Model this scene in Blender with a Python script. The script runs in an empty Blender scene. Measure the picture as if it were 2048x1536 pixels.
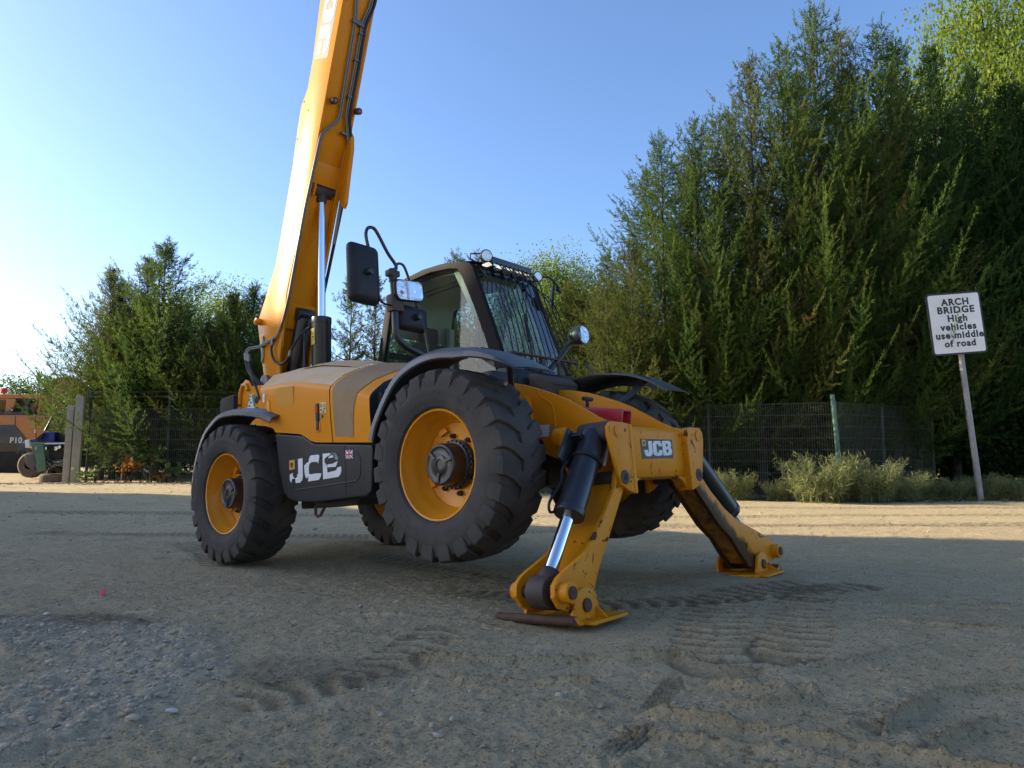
import bpy, bmesh, math, random
import numpy as np
from mathutils import Vector, Matrix
random.seed(7); np.random.seed(7)
SC = bpy.context.scene
COL = SC.collection
R = math.radians
PI = math.pi

# ------------------------------------------------------------------ camera
F_PX, CAM_H, PITCH = 1404.33, 0.958, R(5.80)
cam_d = bpy.data.cameras.new('camera')
cam_d.sensor_width = 36.0
cam_d.lens = F_PX / 2048 * 36.0
cam_d.clip_start = 0.05
cam_d.clip_end = 3000
cam = bpy.data.objects.new('camera', cam_d)
cam.location = (0, 0, CAM_H)
cam.rotation_euler = (R(90) + PITCH, 0, 0)
COL.objects.link(cam)
SC.camera = cam

# ------------------------------------------------------------------ light
SUN_AZ, SUN_EL = R(-80), R(20)          # azimuth from +Y, clockwise
sun_dir = Vector((math.cos(SUN_EL) * math.sin(SUN_AZ), math.cos(SUN_EL) * math.cos(SUN_AZ), math.sin(SUN_EL)))
world = bpy.data.worlds.new('World')
SC.world = world
world.use_nodes = True
wn = world.node_tree.nodes
wl = world.node_tree.links
wn.clear()
w_out = wn.new('ShaderNodeOutputWorld')
w_bg = wn.new('ShaderNodeBackground')
w_sky = wn.new('ShaderNodeTexSky')
w_sky.sky_type = 'NISHITA'
w_sky.sun_disc = False
w_sky.sun_elevation = SUN_EL
w_sky.sun_rotation = SUN_AZ
w_sky.air_density = 0.9
w_sky.dust_density = 1.3
w_sky.ozone_density = 4.5
w_bg.inputs['Strength'].default_value = 0.15
w_tint = wn.new('ShaderNodeMix'); w_tint.data_type = 'RGBA'; w_tint.blend_type = 'MULTIPLY'
w_tint.inputs['Factor'].default_value = 1.0; w_tint.inputs['B'].default_value = (.93, .90, .90, 1)
wl.new(w_sky.outputs[0], w_tint.inputs['A']); wl.new(w_tint.outputs['Result'], w_bg.inputs[0])
wl.new(w_bg.outputs[0], w_out.inputs[0])
sun_d = bpy.data.lights.new('sun', 'SUN')
sun_d.energy = 4.7
sun_d.angle = R(0.5)
sun_d.color = (1.0, 0.86, 0.62)
sun = bpy.data.objects.new('sun', sun_d)
sun.rotation_euler = sun_dir.to_track_quat('Z', 'Y').to_euler()
COL.objects.link(sun)
SC.view_settings.view_transform = 'Standard'
SC.view_settings.look = 'None'
SC.view_settings.exposure = 1.3
SC.view_settings.gamma = 1.0
SC.view_settings.use_curve_mapping = False
SC.render.engine = 'CYCLES'
SC.cycles.max_bounces = 8
SC.cycles.transparent_max_bounces = 16

def at(px, py, Y=None, z=None):
    """world point seen at pixel (px, py) of the 2048-wide photograph, at depth Y or height z"""
    u, v = (px - 1024) / F_PX, (768 - py) / F_PX
    d = Vector((u, math.cos(PITCH) - v * math.sin(PITCH), math.sin(PITCH) + v * math.cos(PITCH)))
    t = Y / d.y if Y is not None else (z - CAM_H) / d.z
    return Vector((0, 0, CAM_H)) + d * t

# ------------------------------------------------------------------ materials
def srgb(h):
    c = [int(h[i:i + 2], 16) / 255 for i in (0, 2, 4)]
    return tuple(x / 12.92 if x < .04045 else ((x + .055) / 1.055) ** 2.4 for x in c)

def pmat(name, col, rough=.5, metal=0., var=None, bump=None, wear=None, spec=.5, coat=0., dust=None):
    """principled material; var=(scale, colour2, amount); bump=(scale, distance);
    wear=(colour, scale, threshold, softness): chips; dust=(colour, scale, amount)"""
    m = bpy.data.materials.new(name)
    m.use_nodes = True
    nt = m.node_tree
    N, Lk = nt.nodes, nt.links
    b = N['Principled BSDF']
    b.inputs['Roughness'].default_value = rough
    b.inputs['Metallic'].default_value = metal
    b.inputs['Specular IOR Level'].default_value = spec
    b.inputs['Coat Weight'].default_value = coat
    b.inputs['Coat Roughness'].default_value = .15
    tc = N.new('ShaderNodeTexCoord')
    out = None
    def rgb(c):
        n = N.new('ShaderNodeRGB'); n.outputs[0].default_value = (*c, 1); return n.outputs[0]
    def noise(s, detail=5, rgh=.6, dist=0.):
        n = N.new('ShaderNodeTexNoise'); n.inputs['Scale'].default_value = s; n.inputs['Distortion'].default_value = dist
        n.inputs['Detail'].default_value = detail; n.inputs['Roughness'].default_value = rgh
        Lk.new(tc.outputs['Object'], n.inputs['Vector']); return n.outputs['Fac']
    def mix(f, a, c):
        n = N.new('ShaderNodeMix'); n.data_type = 'RGBA'
        Lk.new(f, n.inputs['Factor']); Lk.new(a, n.inputs['A']); Lk.new(c, n.inputs['B']); return n.outputs['Result']
    def ramp(f, lo, hi, amt=1.):
        n = N.new('ShaderNodeMapRange'); n.inputs['From Min'].default_value = lo; n.inputs['From Max'].default_value = hi
        n.inputs['To Max'].default_value = amt; Lk.new(f, n.inputs['Value']); return n.outputs[0]
    out = rgb(col)
    rf = None
    if var:
        out = mix(ramp(noise(var[0]), .32, .68, var[2]), out, rgb(var[1]))
    if dust:
        f = ramp(noise(dust[1], 8, .7), .40, .75, dust[2])
        out = mix(f, out, rgb(dust[0])); rf = f
    if wear:
        f = ramp(noise(wear[1], 9, .72, 1.6), wear[2], wear[2] + wear[3])
        out = mix(f, out, rgb(wear[0])); rf = f
    Lk.new(out, b.inputs['Base Color'])
    if rf is not None:
        mr = N.new('ShaderNodeMapRange'); mr.inputs['To Min'].default_value = rough; mr.inputs['To Max'].default_value = max(rough, .85)
        Lk.new(rf, mr.inputs['Value']); Lk.new(mr.outputs[0], b.inputs['Roughness'])
    if bump:
        bn = N.new('ShaderNodeBump'); bn.inputs['Distance'].default_value = bump[1]; bn.inputs['Strength'].default_value = .8
        Lk.new(noise(bump[0], 6, .6), bn.inputs['Height']); Lk.new(bn.outputs[0], b.inputs['Normal'])
    return m

DUST = (.36, .26, .17)
YEL = (.70, .25, .005)
RUST = (.085, .038, .02)
M = {}
M['yellow'] = pmat('yellow_paint', YEL, .32, var=(2.5, (.62, .215, .005), .5), dust=(DUST, 1.6, .07), bump=(3., .0006), spec=.12)
M['boom_yellow'] = pmat('boom_paint', (.62, .225, .005), .26, var=(1.2, (.56, .20, .006), .5), dust=(DUST, 2.2, .05), bump=(2., .0012), spec=.12)
M['worn_yellow'] = pmat('worn_yellow_paint', (.66, .255, .007), .42, var=(4., (.54, .19, .007), .6), wear=(RUST, 7.5, .605, .012), bump=(5., .001), spec=.15)
M['leg_yellow'] = pmat('leg_paint', (.66, .255, .007), .42, var=(4., (.54, .19, .007), .6), wear=(RUST, 6., .59, .015), bump=(5., .001), spec=.15)
M['leg_greasy'] = pmat('greasy_leg_paint', (.40, .17, .014), .5, var=(4., (.2, .08, .015), .7), wear=((.02, .014, .01), 2.6, .44, .2), bump=(5., .001))
M['dusty_yellow'] = pmat('dusty_hood_paint', (.56, .36, .16), .9, dust=((.72, .54, .38), 1.1, 1.0), var=(2., (.64, .46, .29), 1.0), spec=.2)
M['hood_lid'] = pmat('dusty_hood_lid', (.54, .35, .17), .9, dust=((.54, .39, .25), 2., .8), spec=.2)
M['rim'] = pmat('rim_paint', (.70, .27, .006), .3, var=(5., (.58, .2, .006), .5), dust=(DUST, 5., .12), spec=.35)
M['black_plastic'] = pmat('black_plastic', (.012, .014, .018), .45, var=(3., (.020, .022, .026), .6), dust=((.12, .10, .08), 3., .07), bump=(40., .0004), spec=.25)
M['guard_plastic'] = pmat('guard_plastic', (.030, .033, .040), .38, dust=((.16, .14, .12), 2.5, .35), bump=(60., .0004))
M['cab_black'] = pmat('cab_black_paint', (.010, .009, .009), .7, dust=((.04, .03, .025), 3., .2), spec=.15)
M['dark_post'] = pmat('dark_green_post', (.018, .030, .024), .5)
M['ghost'] = pmat('decal_residue', (.22, .225, .23), .5, wear=((.014, .016, .02), 30., .52, .03))
M['white_clad'] = pmat('pale_cladding', (.70, .67, .60), .6, bump=(6., .004))
M['black_paint'] = pmat('black_paint', (.014, .016, .020), .30, dust=((.12, .10, .08), 4., .15))
M['black_void'] = pmat('underbody_black', (.012, .011, .010), .8, dust=((.05, .04, .03), 4., .5))
M['chrome'] = pmat('chrome', (.80, .81, .83), .07, 1.)
M['steel'] = pmat('grey_steel', (.16, .16, .15), .42, .6, dust=(DUST, 8., .3))
M['rubber'] = pmat('tyre_rubber', (.032, .031, .030), .75, var=(4., (.050, .047, .042), .8), dust=((.13, .105, .08), 3., .5), bump=(60., .0008), spec=.3)
M['tread'] = M['rubber']
M['rust'] = pmat('rusted_steel', (.10, .045, .026), .75, .1, var=(9., (.05, .026, .018), .8), bump=(25., .001))
M['dark_cast'] = pmat('dark_casting', (.035, .024, .020), .6, dust=((.10, .07, .05), 6., .5), bump=(20., .001))
M['red'] = pmat('red_paint', (.42, .012, .035), .38, dust=(DUST, 5., .2))
M['white_print'] = pmat('white_print', (.70, .71, .72), .5, dust=(DUST, 12., .25))
M['worn_print'] = pmat('worn_white_print', (.66, .67, .68), .5, wear=((.12, .09, .05), 26., .60, .02))
M['faded_print'] = pmat('faded_white_print', (.46, .43, .38), .6, spec=.2)
M['faded_grey'] = pmat('faded_grey_print', (.20, .185, .165), .6, var=(5., (.25, .23, .20), .6), spec=.2)
M['decal_black'] = pmat('decal_black', (.028, .028, .022), .5, wear=((.35, .2, .05), 20., .66, .02))
M['decal_orange'] = pmat('decal_orange', (.62, .30, .03), .5)
M['decal_yellow'] = pmat('decal_yellow', (.66, .45, .04), .5, dust=(DUST, 20., .3))
M['decal_cream'] = pmat('decal_cream', (.62, .52, .24), .5)
M['decal_green'] = pmat('decal_green', (.03, .17, .10), .5)
M['decal_red'] = pmat('decal_red', (.50, .03, .05), .5)
M['decal_blue'] = pmat('decal_blue', (.03, .04, .16), .5)
M['hazard_black'] = pmat('print_black', (.02, .02, .02), .5)
M['paint_fade'] = pmat('unfaded_paint_patch', (.56, .25, .010), .30)
M['paper'] = pmat('peeling_paper', (.62, .62, .60), .6)
M['sticker_brown'] = pmat('old_glue', (.36, .20, .07), .7)
M['liner'] = pmat('cab_lining', (.36, .36, .31), .8)
M['seat'] = pmat('seat_fabric', (.022, .022, .024), .85)
M['reflector'] = pmat('lamp_reflector', (.75, .75, .76), .12, 1., bump=(14., .02))
M['amber'] = pmat('amber_lens', (.55, .16, .02), .2)
M['red_lens'] = pmat('red_lens', (.55, .03, .02), .25)
M['green_lens'] = pmat('green_lens', (.03, .30, .16), .25)
M['brown_foam'] = pmat('dusty_brown_cover', (.055, .040, .030), .8, dust=((.10, .075, .05), 4., .6))

def greasy_leg_mat():
    m = pmat('part_greased_leg_paint', (.66, .245, .006), .42, var=(4., (.54, .19, .007), .6), wear=(RUST, 6., .59, .015), bump=(5., .001), spec=.15)
    N, Lk = m.node_tree.nodes, m.node_tree.links
    b = N['Principled BSDF']; tc = N.new('ShaderNodeTexCoord')
    dp = N.new('ShaderNodeVectorMath'); dp.operation = 'DOT_PRODUCT'; dp.inputs[1].default_value = (0, .59, .81); Lk.new(tc.outputs['Object'], dp.inputs[0])
    ns = N.new('ShaderNodeTexNoise'); ns.inputs['Scale'].default_value = 9.; ns.inputs['Detail'].default_value = 6; Lk.new(tc.outputs['Object'], ns.inputs['Vector'])
    ma = N.new('ShaderNodeMath'); ma.operation = 'MULTIPLY_ADD'; ma.inputs[1].default_value = -.16; Lk.new(ns.outputs['Fac'], ma.inputs[0]); Lk.new(dp.outputs['Value'], ma.inputs[2])
    mr = N.new('ShaderNodeMapRange'); mr.inputs['From Min'].default_value = .525; mr.inputs['From Max'].default_value = .575; mr.inputs['To Min'].default_value = .93; mr.inputs['To Max'].default_value = 0; Lk.new(ma.outputs[0], mr.inputs['Value'])
    src = b.inputs['Base Color'].links[0].from_socket
    mx = N.new('ShaderNodeMix'); mx.data_type = 'RGBA'; Lk.new(mr.outputs[0], mx.inputs['Factor']); Lk.new(src, mx.inputs['A']); mx.inputs['B'].default_value = (.022, .014, .009, 1)
    Lk.new(mx.outputs['Result'], b.inputs['Base Color']); return m
M['leg_part_greasy'] = greasy_leg_mat()

def mesh_grille_mat():
    m = pmat('dusty_grille_mesh', (.30, .19, .09), .8, dust=((.46, .32, .17), 1.6, .8))
    N, Lk = m.node_tree.nodes, m.node_tree.links
    b = N['Principled BSDF']
    tc = N.new('ShaderNodeTexCoord')
    wv = N.new('ShaderNodeTexWave'); wv.wave_type = 'BANDS'; wv.bands_direction = 'Z'; wv.inputs['Scale'].default_value = 34
    wv2 = N.new('ShaderNodeTexWave'); wv2.wave_type = 'BANDS'; wv2.bands_direction = 'X'; wv2.inputs['Scale'].default_value = 34
    mul = N.new('ShaderNodeMath'); mul.operation = 'MULTIPLY'
    for w_ in (wv, wv2): Lk.new(tc.outputs['Object'], w_.inputs['Vector'])
    Lk.new(wv.outputs['Fac'], mul.inputs[0]); Lk.new(wv2.outputs['Fac'], mul.inputs[1])
    src = b.inputs['Base Color'].links[0].from_socket
    mx = N.new('ShaderNodeMix'); mx.data_type = 'RGBA'
    mr = N.new('ShaderNodeMapRange'); mr.inputs['From Min'].default_value = .25; mr.inputs['From Max'].default_value = .55; mr.inputs['To Max'].default_value = .6
    Lk.new(mul.outputs[0], mr.inputs['Value'])
    Lk.new(mr.outputs[0], mx.inputs['Factor']); Lk.new(src, mx.inputs['A']); mx.inputs['B'].default_value = (.07, .045, .022, 1)
    Lk.new(mx.outputs['Result'], b.inputs['Base Color'])
    bn = N.new('ShaderNodeBump'); bn.inputs['Distance'].default_value = .002; bn.invert = True
    Lk.new(mul.outputs[0], bn.inputs['Height']); Lk.new(bn.outputs[0], b.inputs['Normal'])
    return m
M['mesh'] = mesh_grille_mat()

def glass_mat(name, tint, refl=1.0, dirt=.0):
    m = bpy.data.materials.new(name); m.use_nodes = True
    N, Lk = m.node_tree.nodes, m.node_tree.links
    N.clear()
    o = N.new('ShaderNodeOutputMaterial')
    tr = N.new('ShaderNodeBsdfTransparent'); tr.inputs[0].default_value = (*tint, 1)
    gl = N.new('ShaderNodeBsdfGlossy'); gl.inputs['Roughness'].default_value = .02
    fr = N.new('ShaderNodeLayerWeight')
    pw_ = N.new('ShaderNodeMath'); pw_.operation = 'POWER'; pw_.inputs[1].default_value = 4.0; Lk.new(fr.outputs['Facing'], pw_.inputs[0])
    ma = N.new('ShaderNodeMath'); ma.operation = 'MULTIPLY_ADD'; ma.inputs[1].default_value = .85; ma.inputs[2].default_value = .07; Lk.new(pw_.outputs[0], ma.inputs[0])
    mu = N.new('ShaderNodeMath'); mu.operation = 'MULTIPLY'; mu.inputs[1].default_value = refl
    mx = N.new('ShaderNodeMixShader')
    Lk.new(ma.outputs[0], mu.inputs[0]); Lk.new(mu.outputs[0], mx.inputs[0]); Lk.new(tr.outputs[0], mx.inputs[1]); Lk.new(gl.outputs[0], mx.inputs[2])
    last = mx.outputs[0]
    if dirt:
        df = N.new('ShaderNodeBsdfDiffuse'); df.inputs[0].default_value = (.35, .31, .26, 1)
        tc = N.new('ShaderNodeTexCoord'); ns = N.new('ShaderNodeTexNoise'); ns.inputs['Scale'].default_value = 3.; ns.inputs['Detail'].default_value = 8
        Lk.new(tc.outputs['Object'], ns.inputs['Vector'])
        mr = N.new('ShaderNodeMapRange'); mr.inputs['From Min'].default_value = .35; mr.inputs['From Max'].default_value = .8; mr.inputs['To Max'].default_value = dirt
        Lk.new(ns.outputs['Fac'], mr.inputs['Value'])
        m2 = N.new('ShaderNodeMixShader'); Lk.new(mr.outputs[0], m2.inputs[0]); Lk.new(last, m2.inputs[1]); Lk.new(df.outputs[0], m2.inputs[2]); last = m2.outputs[0]
    Lk.new(last, o.inputs[0])
    return m
M['glass'] = glass_mat('cab_glass', (.58, .70, .64), .55, .03)
M['windscreen'] = glass_mat('windscreen_glass', (.52, .68, .66), 1.5, .05)
M['lens'] = glass_mat('lamp_lens', (.95, .95, .95), .9, .05)

def leaf_mat(name, c1, c2, trans=.35, scale=1.4, rough=.55, brown=None):
    m = bpy.data.materials.new(name); m.use_nodes = True
    N, Lk = m.node_tree.nodes, m.node_tree.links
    b = N['Principled BSDF']; o = N['Material Output']
    b.inputs['Roughness'].default_value = rough
    b.inputs['Specular IOR Level'].default_value = .08
    tc = N.new('ShaderNodeTexCoord')
    at_ = N.new('ShaderNodeAttribute'); at_.attribute_name = 'tone'
    ns = N.new('ShaderNodeTexNoise'); ns.inputs['Scale'].default_value = scale; ns.inputs['Detail'].default_value = 4
    Lk.new(tc.outputs['Object'], ns.inputs['Vector'])
    ad = N.new('ShaderNodeMath'); ad.operation = 'ADD'
    Lk.new(ns.outputs['Fac'], ad.inputs[0]); Lk.new(at_.outputs['Fac'], ad.inputs[1])
    mr = N.new('ShaderNodeMapRange'); mr.inputs['From Min'].default_value = .55; mr.inputs['From Max'].default_value = 1.4
    Lk.new(ad.outputs[0], mr.inputs['Value'])
    mx = N.new('ShaderNodeMix'); mx.data_type = 'RGBA'
    mx.inputs['A'].default_value = (*c1, 1); mx.inputs['B'].default_value = (*c2, 1)
    Lk.new(mr.outputs[0], mx.inputs['Factor'])
    colr = mx.outputs['Result']
    if brown:
        n2 = N.new('ShaderNodeTexNoise'); n2.inputs['Scale'].default_value = brown[1]; n2.inputs['Detail'].default_value = 2
        Lk.new(tc.outputs['Object'], n2.inputs['Vector'])
        r2 = N.new('ShaderNodeMapRange'); r2.inputs['From Min'].default_value = brown[2]; r2.inputs['From Max'].default_value = brown[2] + .06
        Lk.new(n2.outputs['Fac'], r2.inputs['Value'])
        m2 = N.new('ShaderNodeMix'); m2.data_type = 'RGBA'; m2.inputs['B'].default_value = (*brown[0], 1)
        Lk.new(r2.outputs[0], m2.inputs['Factor']); Lk.new(colr, m2.inputs['A']); colr = m2.outputs['Result']
    Lk.new(colr, b.inputs['Base Color'])
    tl = N.new('ShaderNodeBsdfTranslucent'); Lk.new(colr, tl.inputs[0])
    ms = N.new('ShaderNodeMixShader'); ms.inputs[0].default_value = trans
    Lk.new(b.outputs[0], ms.inputs[1]); Lk.new(tl.outputs[0], ms.inputs[2]); Lk.new(ms.outputs[0], o.inputs[0])
    return m
M['conifer'] = leaf_mat('cypress_foliage', (.030, .068, .014), (.165, .220, .045), .48, brown=((.16, .075, .028), 1.1, .69))
M['conifer_olive'] = leaf_mat('olive_cypress_foliage', (.046, .066, .016), (.215, .215, .055), .48, brown=((.17, .07, .03), 1.3, .69))
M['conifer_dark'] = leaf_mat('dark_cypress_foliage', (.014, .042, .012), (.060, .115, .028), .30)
M['yellow_leaf'] = leaf_mat('yellow_green_foliage', (.12, .18, .022), (.28, .33, .05), .48)
M['green_leaf'] = leaf_mat('fresh_green_foliage', (.06, .12, .02), (.16, .22, .04), .45)
M['horsetail'] = leaf_mat('horsetail_stems', (.13, .16, .06), (.29, .30, .13), .35, scale=3.)
M['grass'] = leaf_mat('grass_blades', (.09, .12, .03), (.24, .24, .09), .3, scale=.8)
M['undergrowth'] = leaf_mat('undergrowth_leaves', (.022, .048, .012), (.085, .14, .03), .4)
M['weed'] = leaf_mat('bramble_leaves', (.10, .16, .05), (.28, .32, .13), .4, scale=5.)
M['weed_red'] = leaf_mat('dock_red_leaves', (.30, .10, .03), (.42, .26, .06), .4, scale=5.)
M['bark'] = pmat('bark', (.060, .042, .030), .9, var=(6., (.03, .022, .016), .8), bump=(18., .01))
M['wire'] = pmat('green_fence_wire', (.085, .10, .08), .45, .3, dust=((.16, .14, .10), 6., .5))
M['green_post'] = pmat('green_fence_post', (.030, .115, .070), .5, dust=((.20, .22, .16), 9., .6))
M['concrete'] = pmat('grey_concrete', (.36, .31, .23), .85, var=(5., (.24, .20, .15), .7), bump=(30., .003))
M['sign_white'] = pmat('sign_face', (.74, .75, .77), .4, var=(1.8, (.62, .60, .52), .7))
M['sign_black'] = pmat('sign_black', (.015, .015, .017), .45)
M['galv'] = pmat('galvanised_pole', (.27, .275, .28), .5, .35, var=(6., (.17, .16, .15), .7))
M['ex_orange'] = pmat('excavator_orange', (.56, .22, .055), .5, var=(2., (.46, .17, .05), .6), dust=(DUST, 2., .3))
M['ex_grey'] = pmat('excavator_grey', (.055, .060, .065), .55, dust=(DUST, 2., .25))
M['mud_steel'] = pmat('muddy_steel', (.10, .075, .052), .9, bump=(12., .01))
M['buggy_green'] = pmat('buggy_green', (.045, .135, .085), .45, dust=(DUST, 3., .3))
M['blue_plastic'] = pmat('blue_plastic', (.02, .03, .22), .45)
M['stone'] = pmat('grey_stone', (.40, .33, .24), .9, var=(30., (.22, .18, .13), .7), bump=(60., .002))
M['pale_stone'] = pmat('pale_stone', (.60, .52, .41), .85, var=(30., (.38, .37, .35), .6), bump=(60., .002))
M['brick'] = pmat('barn_brick', (.25, .12, .08), .9, bump=(20., .004))
M['barn_sheet'] = pmat('barn_sheeting', (.22, .23, .22), .6, bump=(8., .003))
M['tan_stone'] = pmat('tan_stone', (.33, .26, .19), .9, var=(30., (.2, .16, .12), .7), bump=(60., .002))

# ------------------------------------------------------------------ mesh helpers
def frame_from(d):
    d = Vector(d).normalized()
    u = d.cross(Vector((0, 0, 1)))
    if u.length < 1e-3: u = d.cross(Vector((1, 0, 0)))
    u.normalize()
    return u, d.cross(u).normalized()

class MB:
    def __init__(s): s.bm = bmesh.new()
    def v(s, p): return s.bm.verts.new(p)
    def face(s, vs):
        try: return s.bm.faces.new(vs)
        except ValueError: return None
    def poly(s, pts): return s.face([s.v(p) for p in pts])
    def box(s, x0, x1, y0, y1, z0, z1, mat=None):
        P = [(x, y, z) for x in (x0, x1) for y in (y0, y1) for z in (z0, z1)]
        if mat is not None: P = [mat @ Vector(p) for p in P]
        V = [s.v(p) for p in P]
        for f in ((0, 1, 3, 2), (4, 6, 7, 5), (0, 4, 5, 1), (2, 3, 7, 6), (0, 2, 6, 4), (1, 5, 7, 3)): s.face([V[i] for i in f])
        return s
    def prism(s, axis, pts, a, b):
        def mk(p, q):
            return {'x': (q, p[0], p[1]), 'y': (p[0], q, p[1]), 'z': (p[0], p[1], q)}[axis]
        A = [s.v(mk(p, a)) for p in pts]; B = [s.v(mk(p, b)) for p in pts]
        n = len(pts)
        s.face(A[::-1]); s.face(B)
        for i in range(n): s.face([A[i], A[(i + 1) % n], B[(i + 1) % n], B[i]])
        return s
    def tube(s, path, r, n=8, cap=True, closed=False):
        P = [Vector(p) for p in path]
        rr = r if hasattr(r, '__len__') else [r] * len(P)
        m = len(P); rings = []
        u = None
        for i, p in enumerate(P):
            if closed: d = P[(i + 1) % m] - P[i - 1]
            else: d = P[min(i + 1, m - 1)] - P[max(i - 1, 0)]
            d.normalize()
            if u is None: u, w = frame_from(d)
            else:
                u = (u - d * u.dot(d)).normalized(); w = d.cross(u)
            rings.append([s.v(p + (u * math.cos(2 * PI * k / n) + w * math.sin(2 * PI * k / n)) * rr[i]) for k in range(n)])
        for i in range(m if closed else m - 1):
            A, B = rings[i], rings[(i + 1) % m]
            for k in range(n): s.face([A[k], A[(k + 1) % n], B[(k + 1) % n], B[k]])
        if cap and not closed: s.face(rings[0][::-1]); s.face(rings[-1])
        return s
    def cyl(s, p0, p1, r0, r1=None, n=20): return s.tube([p0, p1], [r0, r0 if r1 is None else r1], n)
    def lathe(s, prof, n, org=(0, 0, 0), axis='y', cap=(False, False)):
        rings = []
        for r, h in prof:
            ring = []
            for k in range(n):
                c, t = r * math.cos(2 * PI * k / n), r * math.sin(2 * PI * k / n)
                p = {'y': (c, h, t), 'z': (c, t, h), 'x': (h, c, t)}[axis]
                ring.append(s.v(Vector(org) + Vector(p)))
            rings.append(ring)
        for A, B in zip(rings, rings[1:]):
            for k in range(n): s.face([A[k], A[(k + 1) % n], B[(k + 1) % n], B[k]])
        if cap[0]: s.face(rings[0][::-1])
        if cap[1]: s.face(rings[-1])
        return s
    def grid(s, rows):
        V = [[s.v(p) for p in r] for r in rows]
        for A, B in zip(V, V[1:]):
            for k in range(len(A) - 1): s.face([A[k], A[k + 1], B[k + 1], B[k]])
        return V
    def mesh(s, name, bevel=0, seg=2, angle=34, smooth=True, minang=24):
        bm = s.bm
        bmesh.ops.remove_doubles(bm, verts=bm.verts, dist=1e-5)
        bmesh.ops.recalc_face_normals(bm, faces=bm.faces)
        if bevel:
            ed = [e for e in bm.edges if len(e.link_faces) == 2 and e.calc_face_angle(0) > R(minang)]
            if ed: bmesh.ops.bevel(bm, geom=ed, offset=bevel, segments=seg, affect='EDGES', clamp_overlap=True, profile=.6)
        me = bpy.data.meshes.new(name)
        bm.to_mesh(me); bm.free()
        if smooth:
            me.shade_smooth(); me.set_sharp_from_angle(angle=R(angle))
        return me
    def done(s, name, mat, parent=None, bevel=0, seg=2, angle=34, label=None, smooth=True):
        me = s.mesh(name, bevel, seg, angle, smooth)
        me.materials.append(M[mat] if isinstance(mat, str) else mat)
        return link(name, me, parent, label)

def link(name, me, parent=None, label=None):
    o = bpy.data.objects.new(name, me); COL.objects.link(o)
    if parent is not None: o.parent = parent
    if label: o['label'] = label
    return o

def np_mesh(name, verts, faces, mat, tone=None, smooth=False):
    """faces: (n, k) int array"""
    me = bpy.data.meshes.new(name)
    verts = np.asarray(verts, dtype=np.float32); faces = np.asarray(faces, dtype=np.int32)
    nf, k = faces.shape
    me.vertices.add(len(verts)); me.vertices.foreach_set('co', verts.ravel())
    me.loops.add(nf * k); me.loops.foreach_set('vertex_index', faces.ravel())
    me.polygons.add(nf); me.polygons.foreach_set('loop_start', np.arange(0, nf * k, k, dtype=np.int32))
    me.update(calc_edges=True)
    if tone is not None:
        a = me.attributes.new('tone', 'FLOAT', 'POINT'); a.data.foreach_set('value', np.asarray(tone, dtype=np.float32))
    if smooth: me.shade_smooth()
    me.materials.append(M[mat] if isinstance(mat, str) else mat)
    me.validate()
    return me

def empty(name, loc=(0, 0, 0), rz=0, label=None, cat=None, group=None):
    o = bpy.data.objects.new(name, None); COL.objects.link(o)
    o.location = loc; o.rotation_euler = (0, 0, rz); o.empty_display_size = .2
    tag(o, label, cat, group)
    return o

def tag(o, label=None, cat=None, group=None, kind=None):
    if label: o['label'] = label
    if cat: o['category'] = cat
    if group: o['group'] = group
    if kind: o['kind'] = kind
    return o

def copy_tree(o, parent=None):
    c = o.copy(); COL.objects.link(c)
    if parent is not None: c.parent = parent
    for ch in list(o.children): copy_tree(ch, c)
    return c

def jcb_letters(W, H, gap=.06):
    """block letters J C B as 2-D outlines in a W x H rectangle"""
    J = [(.34, 1), (.62, 1), (.62, .25), (.55, .08), (.42, 0), (.18, 0), (.06, .07), (0, .22), (0, .42), (.27, .42), (.27, .28), (.31, .24), (.34, .28)]
    Cc = [(.2, 1), (.55, 1), (.67, .93), (.72, .8), (.72, .64), (.45, .64), (.45, .76), (.42, .79), (.31, .79), (.28, .75), (.28, .25), (.31, .21), (.42, .21), (.45, .24), (.45, .38), (.72, .38), (.72, .2), (.67, .07), (.55, 0), (.2, 0), (.06, .06), (0, .2), (0, .8), (.06, .94)]
    B1 = [(0, 0), (.279, 0), (.279, 1), (0, 1)]
    B2 = [(.28, 1), (.57, 1), (.68, .93), (.71, .8), (.71, .64), (.65, .53), (.72, .42), (.72, .18), (.67, .06), (.56, 0), (.28, 0), (.28, .2), (.42, .2), (.45, .24), (.45, .38), (.42, .42), (.28, .42), (.28, .6), (.41, .6), (.44, .64), (.44, .76), (.41, .8), (.28, .8)]
    tot = .62 + .72 + .72 + 2 * gap
    out = []
    for polys, x0 in (([J], 0), ([Cc], .62 + gap), ([B1, B2], 1.34 + 2 * gap)):
        for p in polys: out.append([((x0 + x) / tot * W, y * H) for x, y in p])
    return out
# ================================================================== ground
def vnoise(x, y, seed=0):
    xi, yi = np.floor(x).astype(np.int64), np.floor(y).astype(np.int64)
    fx, fy = x - xi, y - yi
    fx, fy = fx * fx * fx * (fx * (fx * 6 - 15) + 10), fy * fy * fy * (fy * (fy * 6 - 15) + 10)
    def h(a, b):
        n = (a * 374761393 + b * 668265263 + seed * 974634777) & 0x7fffffff
        n = ((n ^ (n >> 13)) * 1274126177) & 0x7fffffff
        return ((n ^ (n >> 16)) & 0xffff) / 65535.0
    a, b, c, d = h(xi, yi), h(xi + 1, yi), h(xi, yi + 1), h(xi + 1, yi + 1)
    return (a + (b - a) * fx) + ((c + (d - c) * fx) - (a + (b - a) * fx)) * fy
def fbm(x, y, octv=4, seed=0, gain=.5):
    s = 0; a = 1; t = 0
    for k in range(octv):
        s = s + a * vnoise(x * 2 ** k + 17.3 * k, y * 2 ** k - 9.1 * k, seed + k); t += a; a *= gain
    return s / t
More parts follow.
